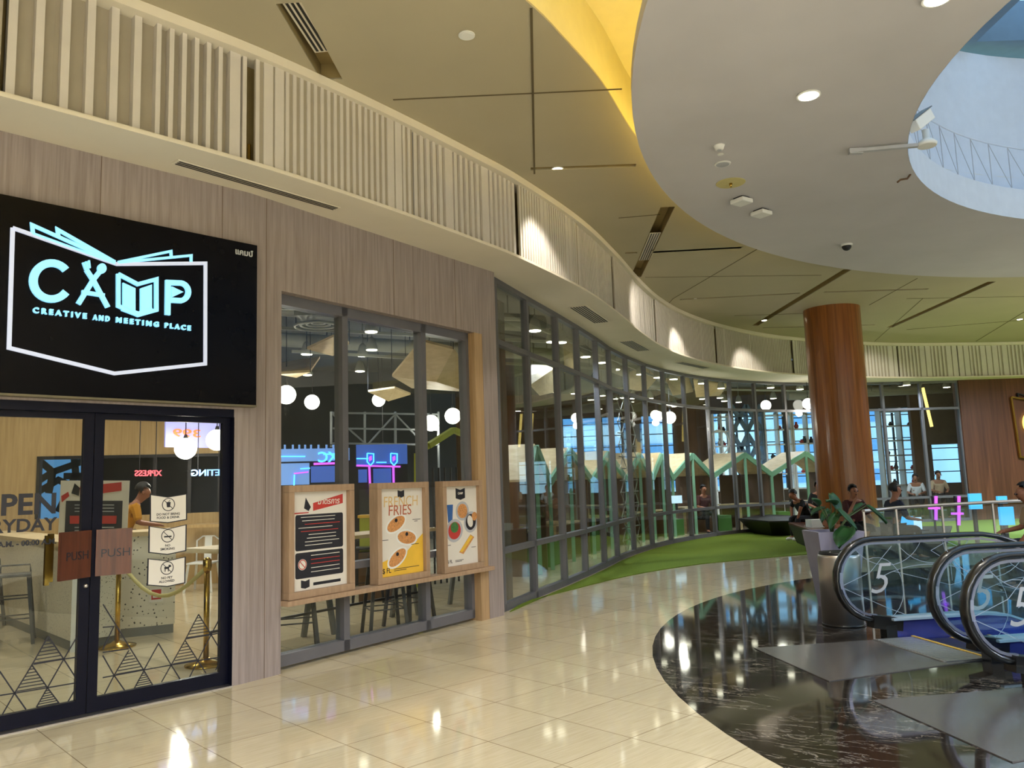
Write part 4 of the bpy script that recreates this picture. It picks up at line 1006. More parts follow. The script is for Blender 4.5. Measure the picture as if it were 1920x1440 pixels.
# steel truss rail (mezzanine frame)
t = thing('steel_truss', 'thin steel truss frame standing behind the neon reflection', 'truss', ony(640, 830, 15.2)); b = MB()
def tp(u, v): return ony(u, v, 15.2 + (u - 620) * .004)
for v in (774, 803, 831): b.bar(tp(620, v), tp(822, v + 3), .035)
for u in (621, 684, 741, 795, 822): b.bar(tp(u, 772), tp(u, 835), .04)
for a, c in (((621, 774), (684, 831)), ((741, 776), (692, 831)), ((741, 776), (795, 833))): b.bar(tp(*a), tp(*c), .03)
b.build('frame', M['greymetal'], t)
b = MB()
for u in (621, 741, 822): P = tp(u, 833); b.bar((P.x, P.y, 0), P, .04)
b.build('post', M['greymetal'], t)
# reflection of the neon shop opposite, built as a glowing stall in the cafe
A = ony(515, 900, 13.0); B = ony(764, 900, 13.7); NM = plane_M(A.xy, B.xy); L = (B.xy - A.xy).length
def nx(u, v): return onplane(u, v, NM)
t = thing('neon_reflection', 'reflection of a blue and pink neon shop front with shield signs, built as a glowing stall behind the framed window', 'reflection', NM @ Vector((L / 2, 0, 0)))
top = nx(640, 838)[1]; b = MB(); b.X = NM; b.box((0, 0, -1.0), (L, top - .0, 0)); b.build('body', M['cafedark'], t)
b = MB(); b.X = NM; x, y = nx(525, 866); x2, y2 = nx(655, 848); b.box((.05, y, 0), (x2, top - .02, .02)); b.build('fascia', M['neonlavrefl'], t)  # this fascia and the next are parts of the reflected shop front
b = MB(); b.X = NM; x, y = nx(668, 872); b.box((x, y, 0), (L, top + .03, .02)); b.build('fascia', M['neonbluerefl'], t)
b = MB(); b.X = NM; x, y = nx(525, 910); x2, y2 = nx(580, 868); b.box((.05, y, 0), (x2, y2, .015)); b.build('side_panel_reflection', M['neonlavrefl'], t)
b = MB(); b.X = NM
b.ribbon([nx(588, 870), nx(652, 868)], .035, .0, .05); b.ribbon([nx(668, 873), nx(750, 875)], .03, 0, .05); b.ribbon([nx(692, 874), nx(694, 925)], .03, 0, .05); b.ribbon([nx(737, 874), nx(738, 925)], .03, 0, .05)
b.ribbon([nx(551, 888), nx(578, 885)], .02, 0, .04); b.build('neon_tube_reflection', M['neonpinkrefl'], t)
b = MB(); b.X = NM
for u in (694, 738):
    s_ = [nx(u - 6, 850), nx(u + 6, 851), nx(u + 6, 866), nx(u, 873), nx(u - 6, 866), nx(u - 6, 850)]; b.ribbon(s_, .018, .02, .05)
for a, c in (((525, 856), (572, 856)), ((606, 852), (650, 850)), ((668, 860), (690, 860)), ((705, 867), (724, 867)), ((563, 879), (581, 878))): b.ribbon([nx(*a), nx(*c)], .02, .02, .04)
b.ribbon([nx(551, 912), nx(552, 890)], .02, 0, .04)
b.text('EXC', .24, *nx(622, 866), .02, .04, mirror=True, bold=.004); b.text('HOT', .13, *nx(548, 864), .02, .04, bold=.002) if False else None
b.build('neon_outline_reflection', M['neoncyanrefl'], t)
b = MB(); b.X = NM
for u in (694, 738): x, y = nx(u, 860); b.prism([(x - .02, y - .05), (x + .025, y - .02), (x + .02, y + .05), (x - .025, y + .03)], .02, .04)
b.build('shield_emblem_reflection', M['neonpinkrefl'], t)
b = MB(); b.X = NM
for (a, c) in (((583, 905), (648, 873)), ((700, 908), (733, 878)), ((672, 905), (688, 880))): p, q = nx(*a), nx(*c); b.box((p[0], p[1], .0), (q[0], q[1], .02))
b.build('screen', M['neonbluerefl'], t)  # screens of the reflected shop front, not of the cafe
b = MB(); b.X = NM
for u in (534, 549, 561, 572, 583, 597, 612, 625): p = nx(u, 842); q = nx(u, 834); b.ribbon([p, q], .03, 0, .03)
b.build('top_post_reflection', M['neonlavrefl'], t)
# lime seating block and green outlined booths behind the middle pane
t = thing('lime_sofa', 'lime green high-backed seat seen between the first two framed posters', 'seat', (ony(702, 1030, 11.6).x, 11.6, 0)); P = ony(694, 1030, 11.6); Q = ony(714, 1030, 11.6); b = MB()
b.box((P.x - .15, 11.6, .68), (Q.x + .15, 11.8, 1.16)); b.build('backrest', M['lime'], t); b = MB(); b.box((P.x - .15, 11.5, 0), (Q.x + .15, 11.8, .68)); b.build('base', M['brown'], t)
b = MB(); b.box((P.x - .17, 11.58, 1.16), (Q.x + .17, 11.82, 1.2)); b.build('edge', M['neonlavrefl'] if False else M['yellowline'], t)
t = thing('slatted_partition', 'lime-edged house-shaped partition with vertical slats in the narrow right pane', 'partition', ony(800, 960, 13.0)); b = MB()
hp = [ony(782, 1000, 13), ony(782, 850, 13), ony(803, 836, 13), ony(850, 806, 13.5), ony(905, 830, 14), ony(905, 1000, 14)]; hp[0].z = 0; hp[-1].z = 0
for a, c in zip(hp, hp[1:]): b.bar(a, c, .09)
b.build('frame', M['lime'], t)
b = MB()
for k in range(10): u = 790 + k * 11; p = ony(u, 900, 13.1 + k * .08); b.bar((p.x, p.y, 0), (p.x, p.y, 1.6 + (870 - 842 + 4) * 13 / 1500), .03)
b.build('slat', M['darkmetal'], t)

# ------------------------------------------------------------------ house-shaped booths along the curved glass
off = [Vector(p) + Vector((-.75, .62)) for p in GL]
def on_curve(u):
    best = None
    for i in range(len(off) - 1):
        for k in range(20):
            p = off[i].lerp(off[i + 1], k / 20); c = CM.transposed() @ Vector((p.x, p.y, 0)); x = 960 + F * c.x / -c.z
            if best is None or abs(x - u) < best[0]: best = (abs(x - u), p)
    return best[1]
val = [992, 1029, 1108, 1172, 1222, 1259, 1335, 1446, 1560]; pk = [1005, 1068, 1141, 1199, 1240, 1298, 1397, 1513]
ordn = ['first', 'second', 'third', 'fourth', 'fifth', 'sixth', 'seventh', 'eighth']
ZE, ZA = 1.6, 2.22
for k in range(8):
    a, m, c = on_curve(val[k]), on_curve(pk[k]), on_curve(val[k + 1]); dd = (c - a).normalized(); n = Vector((-dd.y, dd.x)); dep = 1.25
    t = thing('house_booth', 'house-shaped plywood booth with mint green edges, %s from the left behind the curved glass' % ordn[k], 'booth', (m.x, m.y, 0))
    for p, q in ((a, m), (m, c)):
        zp, zq = (ZE, ZA) if p is a else (ZA, ZE)
        b = MB(); i = b.pts([(p.x, p.y, zp), (q.x, q.y, zq), (q.x + n.x * dep, q.y + n.y * dep, zq), (p.x + n.x * dep, p.y + n.y * dep, zp), (p.x, p.y, zp + .04), (q.x, q.y, zq + .04), (q.x + n.x * dep, q.y + n.y * dep, zq + .04), (p.x + n.x * dep, p.y + n.y * dep, zp + .04)])
        for f in ((3, 2, 1, 0), (4, 5, 6, 7), (0, 1, 5, 4), (1, 2, 6, 5), (2, 3, 7, 6), (3, 0, 4, 7)): b.face([i + g for g in f])
        b.build('roof_panel', M['ply'], t)
        b = MB(); b.bar((p.x - n.x * .03, p.y - n.y * .03, zp - .03), (q.x - n.x * .03, q.y - n.y * .03, zq - .03), .06, .14); b.build('green_edge', M['green'], t)
    b = MB(); e = n * -.02
    for p, z in ((a, ZE), (m, ZA), (c, ZE)): b.bar((p.x + e.x, p.y + e.y, 0), (p.x + e.x, p.y + e.y, z), .07)
    b.build('green_post', M['green'], t)
    b = MB(); w = n * .08
    for p in (a, c): b.bar((p.x + w.x, p.y + w.y, .8), (p.x + n.x * dep, p.y + n.y * dep, .8), .04, 1.6)
    b.build('side_wall', M['brown'], t)
    b = MB(); p, q = (a.lerp(m, .1) + n * (dep * .98), m.lerp(a, .05) + n * (dep * .98)) if k % 2 else (m.lerp(c, .1) + n * (dep * .98), c.lerp(m, .05) + n * (dep * .98))
    b.bar((p.x, p.y, .8), (q.x, q.y, .8), .03, 1.6); b.build('back_board', M['brown'], t)
    b = MB(); p = a.lerp(c, .12) + n * .55; q = a.lerp(c, .34) + n * .55; b.bar((p.x, p.y, .22), (q.x, q.y, .22), .8, .44); b.build('seat', M['greenseat'], t)
    b = MB(); p = a.lerp(c, .42) + n * .55; q = a.lerp(c, .9) + n * .55; b.bar((p.x, p.y, .72), (q.x, q.y, .72), .7, .04); b.bar((p.lerp(q, .5).x, p.lerp(q, .5).y, 0), (p.lerp(q, .5).x, p.lerp(q, .5).y, .7), .07); b.build('table', M['ply'], t)
# boarded screen in the first glass bay
b = MB(); Mx = plane_M(GL[0], GL[1], -.35); b.X = Mx
for k in range(6): b.box((.02 + k * .19, 0, -.03), (.2 + k * .19, 4.2, 0))
o = recenter(b.build('board_screen', M['curtain'])); tag(o, 'grey-brown upright boards closing the first bay of the curved glass', 'screen')
# triangular lattice screen in the bay right of the door posts
b = MB(); Mx = plane_M(GL[6], GL[7], -.3); b.X = Mx; L = (Vector(GL[7]) - Vector(GL[6])).length
nz = 13
for k in range(nz + 1): z = 3.36 * k / nz; b.box((.06, z, -.015), (L - .06, z + .02, .01))
for k in range(nz):
    z = 3.36 * k / nz; dz = 3.36 / nz
    for j in range(5):
        xx = .06 + (L - .12) * j / 5; dx = (L - .12) / 5
        b.ribbon([(xx, z), (xx + dx, z + dz)] if (j + k) % 2 else [(xx + dx, z), (xx, z + dz)], .014, -.01, .005)
o = recenter(b.build('lattice_screen', M['duct'])); tag(o, 'tall screen of thin triangular metal lattice behind one bay of the curved glass', 'screen')

# ------------------------------------------------------------------ behind the far windows: shelves with things
for k, (u0, u1, lab) in enumerate([(1335, 1365, 'open shelf with a white bicycle wheel before the far window'), (1372, 1427, 'tall triangular shelf frame silhouetted against the blue window'), (1432, 1480, 'pale stepped shelf standing before the blue window'), (1484, 1536, 'shelf with small dark ornaments before the blue window'), (1648, 1722, 'long shelf rack before the window right of the column')]):
    A = ony(u0, 800, 30.2); B = ony(u1, 800, 30.2); t = thing('shelf_rack', lab, 'shelf', ((A.x + B.x) / 2, 30.2, 0))
    b = MB()
    for x in (A.x, (A.x + B.x) / 2, B.x): b.box((x - .03, 30.0, 0), (x + .03, 30.4, 3.9))
    for z in (.5, 1.0, 1.55, 2.1, 2.65, 3.2, 3.75): b.box((A.x, 30.0, z), (B.x, 30.4, z + .05))
    b.build('frame', M['white'] if k != 1 else M['steelblue'], t)
    if k == 1:
        b = MB()
        for z in (1.0, 2.1, 3.2):
            for s_ in range(2):
                xa = A.x + (B.x - A.x) * s_ / 2; xb = A.x + (B.x - A.x) * (s_ + 1) / 2; b.bar((xa, 30.1, z), (xb, 30.1, z + 1.0), .14); b.bar((xb, 30.1, z), (xa, 30.1, z + 1.0), .14)
        b.build('triangle_bracing', M['steelblue'], t)
    rr = random.Random(k)
    if k != 1:
        for j in range(9):
            z = rr.choice((1.05, 1.6, 2.15, 2.7, 3.25)); x = rr.uniform(A.x + .15, B.x - .15); h_ = rr.uniform(.1, .3); b = MB(); b.lathe([(.06, 0), (.09, h_ * .4), (.04, h_ * .8), (.05, h_)], 10, (x, 30.2, z))
            o = b.build('shelf_ornament', M['cafedark'] if rr.random() < .8 else M['red']); recenter(o); tag(o, 'small dark ornament standing on a shelf before the bright far windows', 'ornament', 'ornaments on the far shelves')
P = ony(1349, 829, 29.97); t = thing('bicycle_wheel', 'white bicycle wheel leaning on the shelf before the far window', 'wheel', (P.x, P.y, P.z - .45)); b = MB()
b.tube([(P.x + .35 * math.cos(a * PI / 12), P.y, P.z + .45 * math.sin(a * PI / 12)) for a in range(24)], .03, 6, True); b.build('rim', M['white'], t)
b = MB()
for a in range(0, 180, 30): b.bar((P.x + .34 * math.cos(R(a)), P.y, P.z + .44 * math.sin(R(a))), (P.x - .34 * math.cos(R(a)), P.y, P.z - .44 * math.sin(R(a))), .01)
b.build('spoke', M['white'], t)
# tan curtain wall right of column + bright low window
P = ony(1735, 850, 28); Q = ony(1812, 850, 28); t = thing('room_divider', 'plain grey-brown upper wall panel above the bright low window right of the column', 'panel', (P.x, 28, 1.95))
b = MB(); b.box((P.x, 28, 2.42), (Q.x + 1.5, 28.1, 4.9)); b.build('board', M['curtain'], t)
t = thing('divider_post', 'brown upright post between the shelf window and the bright low window', 'post', (P.x - .2, 28, 0)); b = MB(); b.box((P.x - .38, 28, 0), (P.x, 28.2, 4.9)); b.build('post', M['brown'], t)
b = MB(); a, c = ony(1775, 726, 24.9), ony(1746, 800, 24.9)
t = thing('linear_lamp', 'slanting thin gold light bar behind the glass left of the walnut wall', 'lamp', c); p, q = ony(1730, 727, 26), ony(1747, 800, 26); b.bar(p, q, .07); b.build('light_bar', emit('warm_bar', (250, 214, 120), 1.5), t)
b = MB(); b.bar(p, (p.x, p.y, 4.94), .012); b.build('cord', M['darkmetal'], t)

# ------------------------------------------------------------------ cafe behind the glass doors
Mx = plane_M((-11.2, 12.4), (-4.95, 14.6)); b = MB(); b.X = Mx; L = (Vector((-4.95, 14.6)) - Vector((-11.2, 12.4))).length
xa = onplane(68, 900, Mx)[0]; xb = onplane(414, 900, Mx)[0]; zt = onplane(240, 853, Mx)[1]; zb = onplane(380, 961, Mx)[1]
b.box((-2, 0, -.15), (xa, 4.9, 0)); b.box((xb, 0, -.15), (L, 4.9, 0)); b.box((xa, zt, -.15), (xb, 4.9, 0)); b.box((xa, 0, -.15), (xb, zb, 0)); struct(b.build('wall_counter', M['cafewood']))
b = MB(); b.X = Mx; b.box((xa, zb, -.18), (xa + .05, zt, .02)); b.box((xb - .05, zb, -.18), (xb, zt, .02)); b.box((xa, zt - .05, -.18), (xb, zt, .02))
for u in (290, 355): xx = onplane(u, 900, Mx)[0]; b.box((xx - .03, zb, -.16), (xx + .03, zt, .0))
struct(b.build('trim_34', M['darkmetal']))
Mb = plane_M((-11.8, 13.6), (-4.6, 16.0)); b = MB(); b.X = Mb
p0 = onplane(60, 970, Mb); p1 = onplane(168, 850, Mb); b.box((p0[0] - .4, .9, 0), (p1[0], 2.7, .03)); t = thing('mural_board', 'blue mural with dark star-like shapes behind the wooden counter wall', 'mural', Mb @ Vector((p0[0], .9, 0))); b.build('board', M['mural'], t)
b = MB(); b.X = Mb
for l in ([(68, 905), (100, 885), (165, 862)], [(70, 860), (100, 885), (92, 925)], [(68, 925), (110, 900), (165, 925)], [(140, 860), (143, 890), (165, 905)], [(110, 960), (143, 890)], [(120, 893), (163, 892)]):
    b.ribbon([onplane(u, v, Mb) for u, v in l], .12, .03, .04)
b.build('shapes', M['muraldark'], t)
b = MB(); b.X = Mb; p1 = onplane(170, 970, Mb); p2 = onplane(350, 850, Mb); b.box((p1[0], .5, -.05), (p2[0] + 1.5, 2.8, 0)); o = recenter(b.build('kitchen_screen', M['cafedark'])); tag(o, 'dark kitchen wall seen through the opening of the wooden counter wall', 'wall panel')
def reflected_letters(name, label, body, mat, u0, u1, v, D, hpx, mirror=True, back=None, backpx=None):  # glass reflections of lit lettering, built as hanging glowing letters
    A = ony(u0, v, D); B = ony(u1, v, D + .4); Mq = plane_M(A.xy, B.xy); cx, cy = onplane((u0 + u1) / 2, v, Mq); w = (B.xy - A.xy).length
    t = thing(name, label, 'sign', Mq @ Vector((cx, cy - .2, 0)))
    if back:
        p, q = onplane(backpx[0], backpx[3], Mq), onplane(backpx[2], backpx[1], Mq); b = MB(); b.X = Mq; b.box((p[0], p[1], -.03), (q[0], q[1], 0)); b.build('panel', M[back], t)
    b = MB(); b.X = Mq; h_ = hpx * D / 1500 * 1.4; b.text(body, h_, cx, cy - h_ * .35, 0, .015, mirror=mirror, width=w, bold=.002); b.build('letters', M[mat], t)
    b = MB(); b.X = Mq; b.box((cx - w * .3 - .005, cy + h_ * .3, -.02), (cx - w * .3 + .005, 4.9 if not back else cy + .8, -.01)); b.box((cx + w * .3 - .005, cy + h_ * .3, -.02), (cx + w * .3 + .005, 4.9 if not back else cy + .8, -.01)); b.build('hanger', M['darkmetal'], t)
reflected_letters('price_reflection', 'reflection of a lavender panel with mirrored orange 399, built as a glowing sign at the top of the right door leaf', '399', 'orangeglow', 325, 376, 812, 12.2, 15, True, 'refl399', (310, 791, 424, 838))
reflected_letters('letter_reflection', 'reflection of red letters PRESS, built as mirrored glowing letters behind the right door leaf', 'XPRESS', 'redglow', 252, 303, 887, 12.6, 11)
reflected_letters('letter_reflection', 'reflection of blue letters KETING, built as mirrored glowing letters behind the right door leaf', 'KETING', 'blueglow', 359, 424, 886, 12.2, 12)
# terrazzo counters
def counter(pts, h, topmat, mat, label, dep=.9, over=.04):
    pts = [Vector(p) for p in pts]; d = (pts[-1] - pts[0]).normalized(); n = Vector((-d.y, d.x))
    if n.y < 0: n = -n
    P = [p for p in pts] + [pts[-1] + n * dep, pts[0] + n * dep]
    t = thing('counter', label, 'counter', (pts[0].x, pts[0].y, 0)); b = MB(); b.prism([(p.x, p.y) for p in P], .1, h); b.build('body', M[mat], t)
    b = MB(); c = sum(P, Vector((0, 0))) / len(P); b.prism([((p.x - c.x) * .97 + c.x, (p.y - c.y) * .97 + c.y) for p in P], 0, .1); b.build('plinth', M['greymetal'], t)
    b = MB(); b.prism([((p.x - c.x) * 1.03 + c.x, (p.y - c.y) * 1.05 + c.y) for p in P], h, h + .05); b.build('worktop', M[topmat], t); return t
A0, A1, A2 = onz(-60, 1141).xy, onz(0, 1165).xy, onz(134, 1222).xy
counter([A0, A1, A2], 1.06, 'ply', 'terrazzo_fine', 'long fine-speckled terrazzo counter with pale wooden top behind the left door leaf', .48)
B1, B2 = onz(196, 1200).xy, onz(327, 1186).xy
t = counter([B1, B2], 1.12, 'ply', 'terrazzo', 'coarse-speckled terrazzo counter block behind the right door leaf', .7)
Mc = plane_M(B1, B2, .004); p, q = onplane(280, 1130, Mc), onplane(306, 1101, Mc); b = MB(); b.X = Mc; b.box((p[0], p[1], 0), (q[0], q[1], .004)); b.cur = 1; b.box((p[0] + .02, p[1] + .03, .004), (q[0] - .02, q[1] - .02, .006)); b.cur = 0
b.box((p[0] + .035, p[1] + .05, .006), (q[0] - .035, p[1] + .09, .008)); b.build('sticker', [M['paper'], M['red']], t)
b = MB(); P = onz(141, 1222); b.box((P.x - .035, P.y - .035, 0), (P.x + .035, P.y + .035, 1.1)); o = recenter(b.build('white_post', M['white'])); tag(o, 'short white post at the corner of the fine terrazzo counter', 'post')
# poster board standing at the counter
A = ony(112, 1000, 8.9); B = ony(245, 1000, 9.15); Mq = plane_M(A.xy, B.xy); t = thing('notice_board', 'white notice board with red banner and black text panel standing behind the door stiles', 'notice board', Mq @ Vector(((B.xy - A.xy).length / 2, 1.1, 0)))
def q2(u, v): return onplane(u, v, Mq)
b = MB(); b.X = Mq; b.prism([q2(109, 1003), q2(238, 1003), q2(243, 901), q2(114, 901)], -.03, 0); b.build('board', M['paper'], t)
b = MB(); b.X = Mq; b.cur = 0; b.prism([q2(121, 1001), q2(228, 1001), q2(230, 939), q2(124, 939)], 0, .004); b.cur = 1
b.prism([q2(150, 931), q2(228, 920), q2(228, 904), q2(150, 912)], 0, .004); b.prism([q2(131, 982), q2(218, 982), q2(219, 967), q2(131, 967)], .004, .006)
b.prism([q2(116, 942), q2(130, 930), q2(128, 922), q2(115, 930)], 0, .004); b.cur = 2
for v in (946, 952, 958, 988, 994): b.prism([q2(140, v + 1.6), q2(214, v + 1.6), q2(214, v), q2(140, v)], .004, .006)
b.cur = 3; b.prism([q2(134, 925), q2(148, 930), q2(150, 915), q2(140, 906)], 0, .004)
b.build('printed_matter', [M['ink'], M['red'], M['greyprint'], M['black']], t)
b = MB(); b.X = Mq; c = q2(175, 1003); b.box((c[0] - .02, 1.0, -.06), (c[0] + .02, c[1], -.03)); b.build('stand', M['gold'], t)
# black bar stools (made once, copied)
def make_stool(name, label, group=None):
    t = thing(name, label, 'stool', (0, 0, 0), 0, group, local=True)
    b = MB(); b.box((-.16, -.16, .73), (.16, .16, .76)); b.build('seat', M['darkmetal'], t, bevel=.01)
    for sx in (-1, 1):
        for sy in (-1, 1):
            b = MB(); b.bar((sx * .14, sy * .14, .74), (sx * .21, sy * .21, 0), .035, .03); b.build('leg', M['darkmetal'], t)
    b = MB()
    for z, r in ((.28, .182), (.5, .163)):
        for sx in (-1, 1): b.bar((sx * r, -r, z), (sx * r, r, z), .014); b.bar((-r, sx * r, z), (r, sx * r, z), .014)
    b.build('foot_ring', M['darkmetal'], t)
    b = MB(); b.tube([(-.15, .15, .76), (-.14, .17, .84), (.14, .17, .84), (.15, .15, .76)], .01, 6); b.build('back_rail', M['darkmetal'], t)
    return t
st = make_stool('bar_stool', 'black metal bar stool in front of the fine terrazzo counter, behind the left door leaf'); P = onz(22, 1206); st.location = (P.x, P.y, 0); st.rotation_euler = (0, 0, .5)
for (u, v, rz, lab) in [(555, 1218, .3, 'black metal bar stool nearest in the framed window, under the text poster'), (722, 1188, .4, 'black metal bar stool with thin legs right of the first window post'), (768, 1172, .9, 'black metal bar stool beside the grey trestle in the middle pane'),
                        (690, 1128, .2, 'black metal bar stool farther back under the fries poster'), (-38, 1180, .3, 'black metal bar stool at the left edge of the left door leaf')]:
    P = onz(u, v); dup(st, (P.x, P.y, 0), rz, lab)
# high table on grey trestles along the window
Mt = plane_M((Vector(DB) + Vector((-.75, .5))), (Vector(WB) + Vector((-.75, .5))))
t = thing('high_table', 'long high table on grey A-shaped trestles running along the framed window', 'table', Mt @ Vector((1.9, 0, 0))); b = MB(); b.X = Mt; b.box((.3, 1.02, -.5), (3.5, 1.06, .05)); b.build('tabletop', M['ply'], t)
for u, v in ((622, 1214), (783, 1176), (888, 1150)):
    x = onplane(u, v, Mt)[0]
    for s_ in (-1, 1): b = MB(); b.X = Mt; b.bar((x + s_ * .02, 1.02, -.2), (x + s_ * .13, 0, -.2 + s_ * .1), .06, .035); b.build('leg', M['greymetal'], t)
b = MB(); b.X = Mt; b.bar((.3, .28, -.1), (3.5, .28, -.1), .025); b.build('foot_rail', M['darkmetal'], t)
# brass stanchions with a rope
SP = []
for u, v, lab in ((219, 1213, 'brass queue post behind the left part of the right door leaf'), (386, 1247, 'brass queue post near the right edge of the right door leaf')):
    P = onz(u, v); SP.append(P); t = thing('queue_post', lab, 'queue post', P)
    b = MB(); b.lathe([(.19, 0), (.19, .015), (.06, .05), (.03, .07)], 24, P); b.build('base', M['gold'], t)
    b = MB(); b.lathe([(.026, .05), (.026, .9)], 14, P); b.build('pole', M['gold'], t); b = MB(); b.lathe([(.034, .86), (.04, .9), (.04, .96), (.02, .985)], 14, P); b.build('cap', M['gold'], t)
b = MB(); p0, p1 = SP[0] + Vector((0, 0, .9)), SP[1] + Vector((0, 0, .9)); b.tube([p0.lerp(p1, k / 10) - Vector((0, 0, .32 * math.sin(PI * k / 10))) for k in range(11)], .02, 8); o = recenter(b.build('queue_rope', M['stain'])); tag(o, 'pale yellow rope sagging between the two brass queue posts', 'rope')
# white cafe chair and small table
t = thing('cafe_chair', 'white metal cafe chair behind the right door leaf beside the brass post', 'chair', onz(380, 1110)); P = onz(380, 1108); b = MB(); b.box((P.x - .2, P.y - .2, .44), (P.x + .2, P.y + .2, .47)); b.build('seat', M['white'], t, bevel=.01)
for sx in (-1, 1):
    for sy in (-1, 1): b = MB(); b.bar((P.x + sx * .17, P.y + sy * .17, .45), (P.x + sx * .22, P.y + sy * .22, 0), .03); b.build('leg', M['white'], t)
b = MB(); b.tube([(P.x - .18, P.y + .18, .46), (P.x - .19, P.y + .22, .8), (P.x - .1, P.y + .24, .87), (P.x + .1, P.y + .24, .87), (P.x + .19, P.y + .22, .8), (P.x + .18, P.y + .18, .46)], .014, 6); b.bar((P.x, P.y + .19, .46), (P.x, P.y + .235, .87), .12, .01); b.build('backrest', M['white'], t)
t = thing('cafe_table', 'light wooden table board at the right edge behind the right door leaf', 'table', onz(400, 1100)); P = onz(403, 1104) ; b = MB(); b.box((P.x - .5, P.y - .2, 1.02), (P.x + .9, P.y + .45, 1.07)); b.build('tabletop', M['cafewood'], t)
b = MB(); b.bar((P.x + .2, P.y + .15, 0), (P.x + .2, P.y + .15, 1.02), .09); b.build('leg', M['push'], t)

